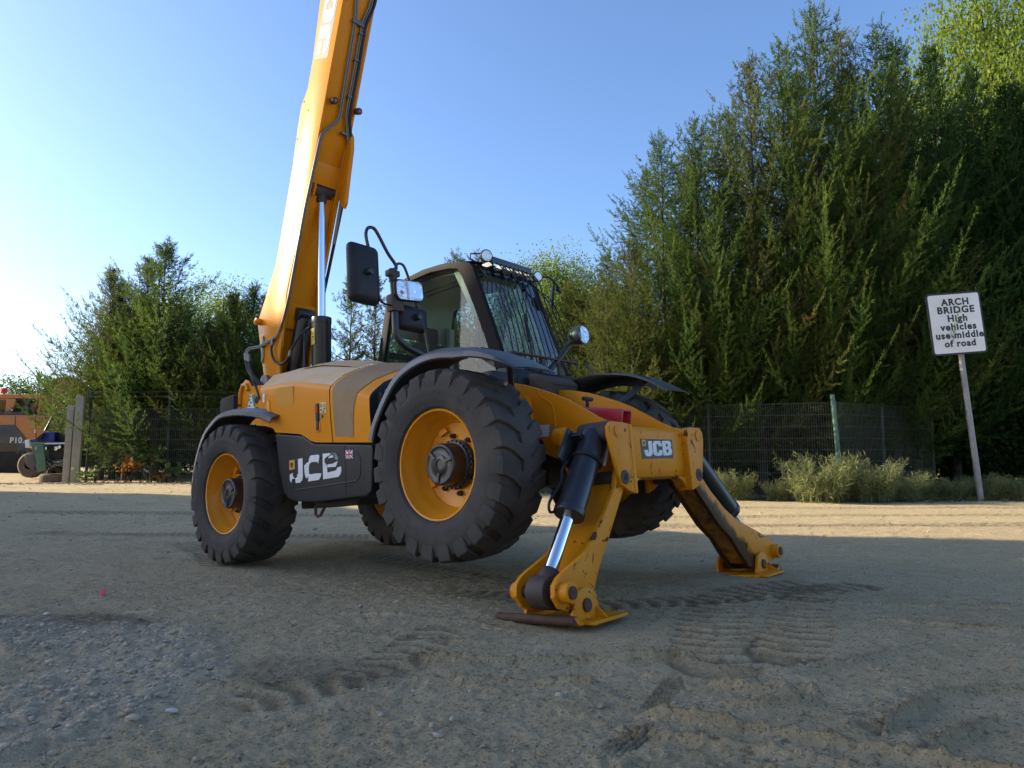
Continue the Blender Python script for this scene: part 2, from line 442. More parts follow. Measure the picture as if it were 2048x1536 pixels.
def sstep(a, b, x):
    t = np.clip((x - a) / (b - a), 0, 1); return t * t * (3 - 2 * t)
def seg_dist(x, y, path):
    """distance to a polyline and arc length along it"""
    best = np.full(x.shape, 1e9); arc = np.zeros(x.shape); s0 = 0
    sgn = np.zeros(x.shape)
    for (ax, ay), (bx, by) in zip(path, path[1:]):
        dx, dy = bx - ax, by - ay; L = math.hypot(dx, dy)
        t = np.clip(((x - ax) * dx + (y - ay) * dy) / (L * L), 0, 1)
        px, py = x - (ax + t * dx), y - (ay + t * dy)
        d = np.hypot(px, py); m = d < best
        best = np.where(m, d, best); arc = np.where(m, s0 + t * L, arc)
        sgn = np.where(m, np.sign(px * dy - py * dx), sgn); s0 += L
    return best, arc, sgn
def base_h(x, y):
    x, y = np.asarray(x, float), np.asarray(y, float)
    h = .085 * (1 - sstep(3.5, 6.2, y)) + .028 * np.exp(-((x - 2.0) ** 2 + (y - 5.4) ** 2) / .8)
    h = h - .036 * np.exp(-((x - .25) ** 2 + (y - 3.85) ** 2) / .30)
    h = h + .26 * sstep(9, 18, y) * sstep(1.5, -7, x) + .12 * sstep(19, 24, y)
    h = h + .03 * (fbm(x * .35, y * .35, 3, 5) - .5) * sstep(6.5, 12, np.hypot(x, y))
    return h
def gz(x, y): return float(base_h(np.array([x]), np.array([y]))[0])
BANDS = [([(2.2, 5.15), (1.98, 5.03), (1.47, 4.76), (1.15, 4.1), (1.03, 3.69), (.86, 3.05)], .22, .125, .013), ([(2.25, 4.9), (1.97, 4.76), (1.62, 4.1), (1.47, 3.69), (1.2, 3.2)], .19, .125, .012),
         ([(-.6, 5.0), (.5, 4.35), (1.2, 4.5), (2.4, 5.0)], .18, .12, .009), ([(.25, 2.12), (.42, 2.34)], .05, .014, .007), ([(.47, 2.51), (.63, 2.83)], .05, .014, .007),
         ([(-6, 8.8), (-1, 8.4), (2, 9.6), (9, 10.2)], .22, .09, .010), ([(-8, 11.4), (0, 11.2), (10, 11.6)], .25, .09, .010), ([(2, 9.9), (12, 9.6)], .2, .08, .009), ([(3, 13.2), (12, 13.0)], .24, .09, .010), ([(-3.6, 7.9), (-2.9, 7.0), (-2.55, 6.3)], .2, .13, .010), ([(-1.4, 6.9), (-.2, 5.6), (.0, 4.9)], .18, .125, .010), ([(-1.0, 2.5), (-.55, 3.0), (-.35, 3.7)], .15, .11, .008)]
RUTS = [([(-.5, 3.12), (-.31, 3.11), (-.05, 3.09), (.38, 3.12), (.78, 3.13)], .016), ([(.41, 2.48), (.62, 2.40), (.80, 2.33), (.99, 2.23), (1.19, 2.12), (1.5, 1.95)], .016), ([(.30, 2.36), (.55, 2.26), (.85, 2.13), (1.1, 2.0)], .010),
        ([(.77, 2.99), (1.08, 2.94), (1.42, 3.05), (1.73, 3.24), (1.89, 3.32)], .013), ([(1.15, 2.30), (1.23, 2.38), (1.49, 2.61), (1.71, 2.70), (1.9, 2.72)], .016), ([(1.16, 2.12), (1.35, 2.26), (1.60, 2.42)], .012),
        ([(.72, 2.80), (.9, 2.72), (1.12, 2.70)], .014), ([(.70, 2.60), (.86, 2.54), (1.08, 2.59)], .014), ([(-1.2, 2.72), (-.4, 2.86), (.3, 2.80)], .010), ([(1.5, 4.6), (2.1, 4.3), (2.9, 4.2)], .010), ([(1.9, 3.9), (2.4, 3.6), (3.2, 3.5)], .010), ([(.1, 1.98), (.7, 2.02), (1.3, 1.85)], .010), ([(-1.0, 4.1), (-.2, 3.9), (.3, 3.5)], .007), ([(-.9, 3.6), (-.3, 3.45), (.2, 3.4)], .006)]
def micro_h(x, y, trk=None):
    r = np.hypot(x, y)
    near = 1 - sstep(9, 16, r)
    h = .030 * (fbm(x * 1.1, y * 1.1, 3, 11) - .5) * (1 - .5 * near) + .022 * near * (fbm(x * 4.5, y * 4.5, 4, 21) - .5)
    lump = np.clip(fbm(x * 16, y * 16, 3, 41) - .50, 0, 1)
    h = h + near * (.026 * lump + .014 * (fbm(x * 40, y * 40, 2, 51) - .5))
    rub = pale_mask(x, y)
    h = h + rub * (.050 * np.clip(fbm(x * 13, y * 13, 3, 61) - .42, 0, 1) + .012)
    for path, w, pitch, dep in BANDS:
        d, a, sg = seg_dist(x, y, path)
        L = a.max() if a.size else 1
        m = (1 - sstep(w * .75, w, d)) * sstep(0, .15, a) * (.45 + .8 * fbm(x * 3, y * 3, 2, 71))
        wob = a + .06 * d / w + .012 * (fbm(x * 8, y * 8, 2, 77) - .5)
        gv = 1 - (.5 + .5 * np.sin(2 * PI * wob / pitch)) ** 1.2
        if trk is not None: trk += np.minimum(1, m * 1.6) * gv * min(1, dep / .009)  # groove mask: shade painted into the soil colour, with some compaction tone
        h = h * (1 - .6 * np.minimum(1, m)) + 2.0 * m * (dep * (.5 + .5 * np.sin(2 * PI * wob / pitch)) ** 1.5 - dep * .8)
    for path, dep in RUTS:
        d, a, sg = seg_dist(x, y, path)
        s = d * sg
        m = sstep(0, .08, a) * (.5 + .8 * fbm(x * 5, y * 5, 2, 81))
        prof = np.where(s > 0, np.exp(-(s / .020) ** 2) * 1.0, -np.exp(-(s / .055) ** 2) * .9)
        notch = np.exp(-((np.mod(a + .04, .10) - .05) / .010) ** 2) * np.exp(-((s + .03) / .035) ** 2)
        if trk is not None: trk += np.minimum(1, m) * np.clip(np.exp(-((s + .012) / .014) ** 2) + .7 * notch, 0, 1) * min(1, dep / .012)  # same painted shade along rut edges and notches
        h = h + 2.6 * m * dep * (prof + .9 * notch)
    for fx, fy, fr in ((.36, 3.75, .42), (1.95, 5.45, .42), (-2.49, 6.2, .5), (-1.03, 7.87, .5)):
        h = h * (1 - .85 * np.exp(-(((x - fx) ** 2 + (y - fy) ** 2) / fr ** 2) ** 2))
    return h
def pale_mask(x, y):
    d, a, sg = seg_dist(x, y, [(-3.6, 3.9), (-2.2, 3.42), (-1.75, 3.32), (-1.5, 2.95), (-1.5, 2.5), (-1.7, 2.1)])
    w = .22 + .28 * fbm(x * 2.2, y * 2.2, 3, 91)
    return 1 - sstep(w * .55, w * 1.25, d)
def dark_mask(x, y):
    d, a, sg = seg_dist(x, y, [(-4.2, 3.95), (-2.6, 3.75), (-2.1, 3.75)])
    d2, a2, sg2 = seg_dist(x, y, [(-.95, 3.0), (-.6, 2.95)])
    w = .10 + .36 * fbm(x * 2.0, y * 2.0, 3, 95)
    m = 1 - sstep(w * .6, w * 1.2, d)
    return np.maximum(m, .6 * (1 - sstep(.1, .25, d2)))
NA = 650
ang = np.concatenate([np.linspace(-PI, -R(54), 40)[:-1], np.linspace(-R(54), R(54), NA), np.linspace(R(54), PI, 40)[1:-1]])
rad = np.concatenate([[.02, .4, .9, 1.4], np.geomspace(1.75, 6, 500), np.geomspace(6, 20, 170)[1:], np.geomspace(20, 1500, 60)[1:]])
A_, R_ = np.meshgrid(ang, rad)
GX, GY = R_ * np.sin(A_), R_ * np.cos(A_)
GROOVE_SHADE = np.zeros(GX.shape)
GZ = base_h(GX, GY) + micro_h(GX, GY, GROOVE_SHADE)
nr, na = GX.shape
idx = np.arange(nr * na).reshape(nr, na)
q = np.stack([idx[:-1, :], np.roll(idx, -1, 1)[:-1, :], np.roll(idx, -1, 1)[1:, :], idx[1:, :]], -1).reshape(-1, 4)

def ground_mat():
    m = bpy.data.materials.new('dry_yard_earth'); m.use_nodes = True
    N, Lk = m.node_tree.nodes, m.node_tree.links
    b = N['Principled BSDF']; b.inputs['Roughness'].default_value = .95; b.inputs['Specular IOR Level'].default_value = .15
    geo = N.new('ShaderNodeNewGeometry')
    def noise(s, det=6, rg=.6):
        n = N.new('ShaderNodeTexNoise'); n.inputs['Scale'].default_value = s; n.inputs['Detail'].default_value = det; n.inputs['Roughness'].default_value = rg
        Lk.new(geo.outputs['Position'], n.inputs['Vector']); return n.outputs['Fac']
    def ramp(f, lo, hi, amt=1.):
        n = N.new('ShaderNodeMapRange'); n.inputs['From Min'].default_value = lo; n.inputs['From Max'].default_value = hi; n.inputs['To Max'].default_value = amt
        Lk.new(f, n.inputs['Value']); return n.outputs[0]
    def mix(f, a, c):
        n = N.new('ShaderNodeMix'); n.data_type = 'RGBA'; Lk.new(f, n.inputs['Factor'])
        for s_, v_ in (('A', a), ('B', c)):
            if isinstance(v_, tuple): n.inputs[s_].default_value = (*v_, 1)
            else: Lk.new(v_, n.inputs[s_])
        return n.outputs['Result']
    c = mix(ramp(noise(.9), .35, .65), (.51, .395, .225), (.60, .475, .275))
    c = mix(ramp(noise(5., 8, .7), .42, .70, .75), c, (.70, .57, .36))
    c = mix(ramp(noise(14., 8, .75), .56, .72, .55), c, (.22, .155, .08))
    c = mix(ramp(noise(2.2, 6, .65), .60, .74, .55), c, (.30, .21, .11))
    c = mix(ramp(noise(28., 5, .8), .55, .64, .65), c, (.16, .11, .06))
    c = mix(ramp(noise(55., 4, .7), .57, .66, .75), c, (.74, .61, .40))
    c = mix(ramp(noise(95., 3, .6), .57, .66, .75), c, (.13, .09, .05))
    for nm, col, amt in (('track', (.15, .11, .06), .85), ('dark', (.13, .095, .065), .85), ('pale', (.68, .56, .40), .7)):  # track: painted groove shade plus compacted soil tone
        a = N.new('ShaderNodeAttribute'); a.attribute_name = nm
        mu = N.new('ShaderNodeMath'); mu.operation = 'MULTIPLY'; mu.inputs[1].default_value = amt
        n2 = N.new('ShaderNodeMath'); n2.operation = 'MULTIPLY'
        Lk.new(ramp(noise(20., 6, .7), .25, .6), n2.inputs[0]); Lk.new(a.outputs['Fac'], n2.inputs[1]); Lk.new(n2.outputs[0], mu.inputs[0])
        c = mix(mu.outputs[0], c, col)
    Lk.new(c, b.inputs['Base Color'])
    bn = N.new('ShaderNodeBump'); bn.inputs['Distance'].default_value = .022; bn.inputs['Strength'].default_value = 1.
    ad = N.new('ShaderNodeMath'); ad.operation = 'ADD'; Lk.new(noise(45., 8, .75), ad.inputs[0]); Lk.new(noise(160., 4, .7), ad.inputs[1])
    Lk.new(ad.outputs[0], bn.inputs['Height'])
    b2 = N.new('ShaderNodeBump'); b2.inputs['Distance'].default_value = .03; b2.inputs['Strength'].default_value = .7
    Lk.new(noise(9., 6, .7), b2.inputs['Height']); Lk.new(b2.outputs[0], bn.inputs['Normal'])
    Lk.new(bn.outputs[0], b.inputs['Normal'])
    return m
M['ground'] = ground_mat()
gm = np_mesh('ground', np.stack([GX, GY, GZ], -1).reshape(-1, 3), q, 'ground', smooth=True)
for nm, fn in (('pale', pale_mask), ('dark', dark_mask)):
    a = gm.attributes.new(nm, 'FLOAT', 'POINT'); a.data.foreach_set('value', fn(GX, GY).astype(np.float32).ravel())
a = gm.attributes.new('track', 'FLOAT', 'POINT'); a.data.foreach_set('value', np.clip(GROOVE_SHADE, 0, 1).astype(np.float32).ravel())  # groove shade stored for the ground colour
ground = link('ground', gm); tag(ground, kind='structure')

# ---- unseen building added on the left, its roofline cut to shade the yard
ex, ey = Vector((.985, -.174, 0)), Vector((.174, .985, 0))            # along and across the sunlight
bt = Matrix((( ex.x, ey.x, 0, 0), (ex.y, ey.y, 0, 0), (0, 0, 1, 0), (0, 0, 0, 1)))
shade_caster = empty('barn', label='double gabled barn with sheet cladding standing left of the yard', cat='barn'); shade_caster.matrix_world = bt
mb = MB(); mb.prism('x', [(.3, 0), (.3, 11.2), (2.5, 12.7), (5.8, 11.5), (6.15, 10.5), (6.9, 10.25), (7.4, 10.7), (8.0, 11.6), (8.95, 11.3), (8.95, 0)], -42, -26); mb.done('wall', 'barn_sheet', shade_caster, smooth=False)  # dip in the roofline is cut so sun reaches the boom
mb = MB(); mb.prism('x', [(.2, 11.2), (2.5, 12.85), (5.85, 11.62), (6.2, 10.62), (6.9, 10.37), (7.4, 10.84), (8.0, 11.75), (9.0, 11.43), (9.0, 11.32), (8.0, 11.62), (7.4, 10.72), (6.9, 10.27), (6.15, 10.52), (5.8, 11.52), (2.5, 12.72), (.2, 11.05)], -42.3, -25.8); mb.done('roof', 'galv', shade_caster, smooth=False)
mb = MB(); mb.prism('x', [(8.96, 0), (8.96, 9.9), (9.6, 9.0), (12.3, 7.4), (12.9, 6.8), (12.9, 0)], -41, -26.02); mb.done('lean_to', 'brick', shade_caster, smooth=False)
mb = MB(); mb.box(-25.99, -25.9, 2, 6, 0, 4.2); mb.done('door', 'ex_grey', shade_caster)

bounce = empty('warehouse', (4, -30, 0), 0, 'pale clad warehouse standing across the yard behind the photographer', 'warehouse')
mb = MB(); mb.box(-34, 34, -20, 0, -.3, 11); mb.done('wall', 'white_clad', bounce)  # added reflector: throws warm fill light onto the machine
mb = MB(); mb.prism('x', [(-20.6, 10.9), (-10, 13.5), (.6, 10.9), (.6, 11.1), (-10, 13.75), (-20.6, 11.1)], -34.5, 34.5); mb.done('roof', 'galv', bounce, smooth=False)
for k in range(4):
    mb = MB(); mb.box(-26 + 15 * k, -20 + 15 * k, .0, .06, 0, 5); mb.done('door', 'ex_grey', bounce)
# ================================================================== telehandler (own coordinates: x forward, y left, z up)
TH = empty('telehandler', label='yellow telescopic handler with raised boom standing on its front stabiliser legs', cat='telehandler')
TH.matrix_world = Matrix(((.74759, .66035, -.07178, -1.7613), (-.65649, .75100, .07159, 7.03917), (.10118, -.00640, .99485, .00317), (0, 0, 0, 1)))
TM = TH.matrix_world.copy()

# ---- wheels
def tyre_mesh():
    mb = MB()
    prof = [(.352, -.165), (.368, -.188), (.40, -.199), (.43, -.206), (.455, -.2045), (.47, -.2085), (.50, -.203), (.54, -.194), (.566, -.186), (.580, -.168), (.589, -.12), (.593, -.05), (.594, 0)]
    prof = prof + [(r, -y) for r, y in prof[-2::-1]]
    mb.lathe(prof, 72)
    nl = 23
    path = [(-.2050, .515, .50, 0, .066), (-.2060, .560, .53, 0, .076), (-.199, .594, .55, -.004, .080), (-.178, .606, .562, -.010, .082), (-.115, .612, .574, -.055, .078), (-.05, .615, .583, -.135, .076), (-.01, .616, .583, -.150, .084), (.035, .615, .583, -.152, .084)]
    for side in (1, -1):
        for i in range(nl):
            a0 = 2 * PI * (i + (.5 if side < 0 else 0)) / nl
            rings = []
            for y, ro, ri, da, hw in path:
                ring = []
                for r, w in ((ri, hw * 1.28), (ro, hw), (ro, -hw), (ri, -hw * 1.22)):
                    a = a0 + da + w
                    ring.append(mb.v((r * math.cos(a), y * side, r * math.sin(a))))
                rings.append(ring)
            for A, B in zip(rings, rings[1:]):
                for k in range(3): mb.face([A[k], A[k + 1], B[k + 1], B[k]])
            mb.face(rings[0]); mb.face(rings[-1][::-1])
    # raised diamond marks round the sidewall
    for i in range(30):
        a = 2 * PI * i / 30
        for side in (-1, 1):
            pts = []
            for dr, da in ((.012, 0), (0, .026), (-.012, 0), (0, -.026)):
                pts.append(((.452 + dr) * math.cos(a + da), .2085 * side, (.452 + dr) * math.sin(a + da)))
            mb.poly(pts)
    me = mb.mesh('tyre', angle=28); me.materials.append(M['rubber']); return me

def rim_mesh():
    mb = MB()
    prof = [(.353, -.150), (.356, -.166), (.350, -.175), (.340, -.172), (.335, -.155), (.330, -.115), (.316, -.098), (.312, -.06), (.300, -.045), (.294, -.02), (.278, -.008), (.272, .012), (.20, .020), (.13, .020)]
    mb.lathe(prof, 64)
    mb.lathe([(.13, .020), (.28, .10), (.33, .15), (.352, .166)], 64)
    for k in range(4):                                         # pressed ribs behind the disc edge
        a = k * PI / 2 + .5
        m4 = Matrix.Rotation(-a, 4, 'Y')
        mb.box(.225, .262, -.012, .018, -.035, .035, m4)
    me = mb.mesh('wheel', bevel=0, angle=40); me.materials.append(M['rim']); return me

def hub_mesh():
    mb = MB()
    mb.lathe([(.150, .022), (.150, -.012), (.138, -.016), (.138, -.030), (.126, -.034), (.124, -.120), (.118, -.132), (.108, -.136), (.098, -.130), (.06, -.130), (.055, -.136), (.030, -.138), (.028, -.130), (.001, -.130)], 40)
    for k in range(3):
        a = k * 2 * PI / 3 + .4
        mb.box(.050, .108, -.140, -.128, -.010, .010, Matrix.Rotation(-a, 4, 'Y'))
    for k in range(26):
        a = 2 * PI * k / 26
        mb.box(.136, .146, -.030, -.014, -.010, .010, Matrix.Rotation(-a, 4, 'Y'))
    me = mb.mesh('hub', bevel=.0015, seg=1, angle=35); me.materials.append(M['black_paint']); return me

def nut_mesh():
    mb = MB(); mb.cyl((0, .02, 0), (0, -.006, 0), .019, n=6); mb.cyl((0, -.006, 0), (0, -.020, 0), .010, n=8)
    me = mb.mesh('wheel_nut', bevel=.002, seg=1); me.materials.append(M['dark_cast']); return me

TY, RM, HB, NT = tyre_mesh(), rim_mesh(), hub_mesh(), nut_mesh()
WR = .615
for (wx, side, spin) in ((2.75, -1, .10), (0, -1, .02), (2.75, 1, .3), (0, 1, .2)):
    w = link('wheel', RM, TH)
    w.location = (wx, side * .932, WR)
    w.rotation_euler = (0, spin, 0) if side < 0 else (0, spin, PI)
    link('tyre', TY, w); h_ = link('hub', HB, w); h_.scale = (1.08, 1.05, 1.08)
    for k in range(8):
        a = 2 * PI * k / 8 + .2
        n_ = link('wheel_nut', NT, w); n_.location = (.188 * math.cos(a), 0, .188 * math.sin(a))
    mb = MB(); mb.cyl((0, -.126, 0), (0, -.135, 0), .012, n=10)
    o = mb.done('hub_plug', 'steel', w); o.location = (.07, 0, -.02)

# ---- chassis
rail = [(1.2, .62), (1.2, 1.12), (2.2, 1.262), (2.40, 1.262), (2.57, 1.24), (2.79, 1.195), (2.92, 1.158), (3.05, 1.108), (3.18, 1.052), (3.30, .990), (3.42, .915), (3.52, .848), (3.60, .805), (3.62, .792), (3.66, .785), (3.66, .46), (3.50, .47), (3.30, .56), (3.07, .655), (2.7, .72), (2.2, .62)]
for s in (-1, 1):
    mb = MB(); mb.prism('y', rail, s * .375, s * .405)
    o = mb.done('chassis_rail', 'yellow', TH, bevel=.004)
    q = MB(); q.tube([(3.055, s * .407, 1.098), (3.075, s * .407, 1.050), (3.165, s * .407, .985), (3.185, s * .407, .93), (3.185, s * .407, .72)], .007, 6)
    q.done('pressed_fold', 'yellow', o)
    q = MB(); q.cyl((3.237, s * .400, .718), (3.237, s * .4075, .718), .022, n=18); q.done('round_hole', 'black_void', o)
    q = MB(); q.cyl((3.03, s * .400, .715), (3.03, s * .4075, .715), .045, n=20); q.done('round_hole', 'black_void', o)
    if s < 0:
        q = MB(); q.prism('y', [(3.030, .856), (3.128, .846), (3.136, .838), (3.126, .822), (3.130, .80), (3.120, .79), (3.124, .768), (3.03, .772)], s * .405, s * .4085)
        q.done('peeling_sticker', 'paper', o)
        q = MB(); q.prism('y', [(3.10, .850), (3.175, .843), (3.167, .765), (3.10, .770)], s * .4045, s * .4062)
        q.done('sticker_glue', 'sticker_brown', o)
        q = MB(); q.prism('y', [(2.90, .70), (2.905, 1.02), (2.925, 1.055), (2.955, 1.068), (2.985, 1.055), (3.0, 1.02), (3.0, .70)], s * .405, s * .445)
        q.done('axle_bracket', 'yellow', o, bevel=.008)
mb = MB(); mb.box(-1.0, 3.4, -.374, .374, .56, .70).box(-1.0, 2.3, -.42, .42, .70, 1.05)
mb.done('underframe', 'black_void', TH, bevel=.01)
for x in (0, 2.75):
    mb = MB(); mb.cyl((x, -.80, WR), (x, .80, WR), .10, n=16); o = mb.done('axle', 'dark_cast', TH, bevel=.01)
    mb = MB(); mb.box(x - .2, x + .2, -.22, .22, WR - .17, WR + .19); mb.done('differential', 'dark_cast', o, bevel=.02)
mb = MB(); mb.box(.72, 2.02, -.93, -.41, .60, 1.22).box(2.0, 2.16, -.90, -.41, .50, 1.24).box(.60, .72, -.94, -.41, .70, 1.2)
mb.done('engine_bay', 'black_void', TH, bevel=.02)
mb = MB(); mb.prism('y', [(1.04, .50), (1.10, .425), (1.62, .415), (1.70, .47), (1.70, .56), (1.04, .56)], -.90, -.42)
o = mb.done('sump_guard', 'black_void', TH, bevel=.01)
q = MB(); q.tube([(1.10, -.90, .44), (1.10, -.905, .375), (1.13, -.905, .352), (1.17, -.905, .36), (1.22, -.90, .425)], .012, 8)
q.done('tie_hook', 'rust', o)

# rear frame plates with boom pivot
fr = [(-1.09, 1.10), (-1.085, 1.585), (-1.06, 1.66), (-1.0, 1.70), (-.95, 1.83), (-.90, 1.855), (-.83, 1.83), (-.78, 1.765), (-.60, 1.745), (-.25, 1.70), (-.2, 1.0)]
for s, y in ((-1, -.40), (1, .10)):
    mb = MB(); mb.prism('y', fr, y - .02 * (s < 0), y + .02 * (s > 0)); o = mb.done('frame_plate', 'yellow', TH, bevel=.006)
    if s < 0:
        q = MB()
        q.tube([(-1.0, -.432, 1.60), (-.985, -.432, 1.72), (-.93, -.432, 1.80), (-.86, -.432, 1.79), (-.82, -.432, 1.73)], .022, 8); q.done('frame_rib', 'yellow', o)
        q = MB(); q.cyl((-1.01, -.42, 1.555), (-1.01, -.455, 1.555), .035, .03, n=14); q.done('pivot_boss', 'yellow', o, bevel=.004)
        q = MB(); q.prism('y', [(-.86, 1.535), (-.795, 1.675), (-.70, 1.672), (-.705, 1.515)], -.4225, -.4205); o2 = q.done('warning_triangle', 'white_print', o)
        q = MB(); q.prism('y', [(-.765, 1.672), (-.70, 1.669), (-.705, 1.53), (-.72, 1.53)], -.4245, -.4227); q.done('green_stripe', 'decal_green', o)
        for k in range(7):
            q = MB(); x0 = -.83 + .014 * (k % 4) ; z0 = 1.55 + .032 * (k // 2)
            q.box(x0, x0 + .022, -.4242, -.4228, z0, z0 + .016); q.done('print_mark', 'hazard_black', o)
        q = MB()
        for (hx, hz, hr) in ((-.665, 1.60, .04), (-.66, 1.49, .035)): q.cyl((hx, -.418, hz), (hx, -.4225, hz), hr, n=18)
        q.done('round_hole', 'black_void', o)
mb = MB(); mb.box(-1.30, -1.0, -.5, -.1, 1.48, 1.69); o = mb.done('rear_box', 'black_void', TH, bevel=.012)
q = MB(); q.box(-1.29, -1.02, -.49, -.2, 1.692, 1.705); q.done('box_lid', 'rust', o)
mb = MB(); mb.box(-1.0, -.25, -.70, -.42, 1.0, 1.12).box(-1.2, -1.0, -.6, .6, .75, 1.15); mb.done('counterweight', 'black_void', TH, bevel=.02)
mb = MB(); mb.prism('y', [(.42, 1.20), (.62, 1.13), (.72, 1.06), (.72, 1.20), (.60, 1.24)], -1.0, -.6)
mb.done('yellow_bracket', 'yellow', TH, bevel=.006)

# ---- mudguards
def guard(pts, side, yi, yo, lips, thick=.010):
    P = [Vector((p[0], 0, p[1])) for p in pts]
    mb = MB(); rows_o, rows_i = [], []
    for i, p in enumerate(P):
        d = (P[min(i + 1, len(P) - 1)] - P[max(i - 1, 0)]).normalized()
        nrm = Vector((-d.z, 0, d.x))
        L_ = lips[i]
        sec = [(yi, -.0), (yi + .3 * (yo - yi), .012), (yi + .7 * (yo - yi), .012), (yo - .055, .004), (yo - .022, -.010 * min(1, L_ * 20)), (yo - .006, -.3 * L_ - .004), (yo, -L_ - .006)]
        rows_o.append([p + nrm * h + Vector((0, side * y, 0)) for y, h in sec])
        rows_i.append([p + nrm * (h - thick) + Vector((0, side * (y - (thick if k > 4 else 0)), 0)) for k, (y, h) in enumerate(sec)])
    A = mb.grid(rows_o); B = mb.grid(rows_i)
    n, m = len(A), len(A[0])
    for i in range(n - 1):
        for k in (0, m - 1): mb.face([A[i][k], A[i + 1][k], B[i + 1][k], B[i][k]])
    for i in (0, n - 1):
        for k in range(m - 1): mb.face([A[i][k], A[i][k + 1], B[i][k + 1], B[i][k]])
    return mb
def smooth_pts(pts, k=3):
    out = []
    n = len(pts)
    for i in range(n - 1):
        p0, p1, p2, p3 = pts[max(i - 1, 0)], pts[i], pts[i + 1], pts[min(i + 2, n - 1)]
        for j in range(k):
            t = j / k
            out.append(tuple(.5 * (2 * b + (c - a) * t + (2 * a - 5 * b + 4 * c - d) * t * t + (3 * b - a - 3 * c + d) * t ** 3) for a, b, c, d in zip(p0, p1, p2, p3)))
    out.append(tuple(pts[-1])); return out
gf = [(2.02, .86), (2.06, .96), (2.141, 1.075), (2.25, 1.20), (2.363, 1.287), (2.51, 1.342), (2.676, 1.366), (2.80, 1.362), (2.912, 1.344), (3.05, 1.315), (3.171, 1.275), (3.28, 1.223), (3.367, 1.170), (3.44, 1.120)]
gfs = smooth_pts(gf, 5)
for s in (-1, 1):
    lips = [.06 * min(1, max(0, (len(gfs) - 1 - i) / 24)) for i in range(len(gfs))]
    mb = guard(gfs, s, .70, 1.085, lips)
    o = mb.done('front_mudguard', 'guard_plastic', TH, angle=50)
    for gx, gy in ((3.20, .80), (3.10, .92), (2.98, .86)):
        gzz = np.interp(gx, [2.912, 3.05, 3.171, 3.28], [1.344, 1.315, 1.275, 1.223]) + .0135
        sl = math.atan2(1.315 - 1.223, 3.28 - 3.05)
        q = MB(); q.box(-.05, .05, -.022, .022, -.004, .003, Matrix.Translation((gx, s * gy, gzz)) @ Matrix.Rotation(sl, 4, 'Y')); q.done('moulded_slot', 'black_void', o, bevel=.002)
    q = MB(); q.tube([(3.22, s * .80, 1.235), (3.05, s * .45, .98)] if s > 0 else [(3.12, s * .76, 1.265), (2.92, s * .52, 1.10)], .022, 8); q.done('mudguard_stay', 'black_paint', o)
    q = MB(); q.poly([(3.02, s * .985, 1.295), (3.20, s * .985, 1.225), (3.19, s * .985, 1.17)]); q.poly([(3.02, s * .98, 1.295), (3.19, s * .98, 1.17), (3.20, s * .98, 1.225)]); q.done('support_gusset', 'guard_plastic', o)
gr = [(-.73, .60), (-.715, .75), (-.676, .90), (-.60, 1.06), (-.473, 1.215), (-.31, 1.31), (-.13, 1.363), (.14, 1.352), (.41, 1.308), (.60, 1.262), (.76, 1.205)]
grs = smooth_pts(gr, 5)
for s in (-1, 1):
    mb = guard(grs, s, .68, 1.085, [.05] * len(grs)); o = mb.done('rear_mudguard', 'guard_plastic', TH, angle=50)
    q = MB(); q.tube([(-.3, s * .66, 1.28), (-.3, s * .42, 1.05)], .022, 8); q.done('mudguard_stay', 'black_paint', o)

# ---- hood on the right side
def hood_cols(us):
    """columns between the rear edge (u=0), the panel gap (u=.5) and the front edge (u=1)"""
    def it(u, a, b, c): return a + (b - a) * u * 2 if u < .5 else b + (c - b) * (u - .5) * 2
    cols = []
    for u in us:
        xb, xr = it(u, .675, 1.50, 1.985), it(u, .43, 1.475, 1.965)
        zr = np.interp(xr, [.43, .96, 1.45, 1.85, 2.0], [1.502, 1.452, 1.345, 1.232, 1.185])
        zb = np.interp(xb, [.60, 1.07, 1.23, 2.0], [1.092, 1.015, .930, .843])
        xi = it(u, .30, 1.475, 2.06)
        hh = np.interp(xr, [.43, 1.5, 2.0], [.275, .25, .27])
        prof = [(xb, -1.0, zb), (xb * .66 + xr * .34, -1.006, zb + (zr - zb) * .34), (xb * .33 + xr * .67, -1.006, zb + (zr - zb) * .68), (xr * .95 + xb * .05, -1.0, zr - .03), (xr, -.992, zr - .008), (xr, -.975, zr + .014), (xr, -.94, zr + .045),
                (xr, -.86, zr + .105 + (.02 if u < .05 else 0)), (xr * .7 + xi * .3, -.70, zr + .175), (xr * .4 + xi * .6, -.55, zr + .23), (xi, -.40, zr + hh)]
        cols.append([Vector(p) for p in prof])
    return cols
def hood_part(us, name, mat, off=0, lab=None, rows=None, y_cap=True):
    cols = hood_cols(us)
    if rows: cols = [c[rows[0]:rows[1]] for c in cols]
    mb = MB()
    A = mb.grid([[p + Vector((0, -off * .8, off)) for p in c] for c in cols])
    if y_cap:
        for c in (A[0], A[-1]):
            b0 = mb.v(Vector((c[0].co.x, -.40, c[0].co.z)))
            mb.face(list(c) + [b0])
        q0, q1 = A[0], A[-1]
    return mb.done(name, mat, TH, angle=32, label=lab)
us1 = list(np.linspace(0, .497, 12)); us2 = list(np.linspace(.506, 1, 9))
hp = hood_part(us1, 'hood_side_panel', 'yellow', rows=(0, 6), y_cap=False)
ht = hood_part(us1, 'hood_top', 'dusty_yellow', rows=(5, 11), y_cap=False)
hf = hood_part(us2, 'hood_front_panel', 'yellow', rows=(0, 11), y_cap=False)
cs = hood_cols([0, 1])
for k, nm in ((0, 'hood_rear_face'), (1, 'hood_front_face')):
    mb = MB(); c = cs[k]
    pts = list(c) + [Vector((c[-1].x, -.40, c[0].z))]
    mb.face([mb.v(p) for p in pts]); mb.done(nm, 'yellow' if k == 0 else 'black_plastic', TH)
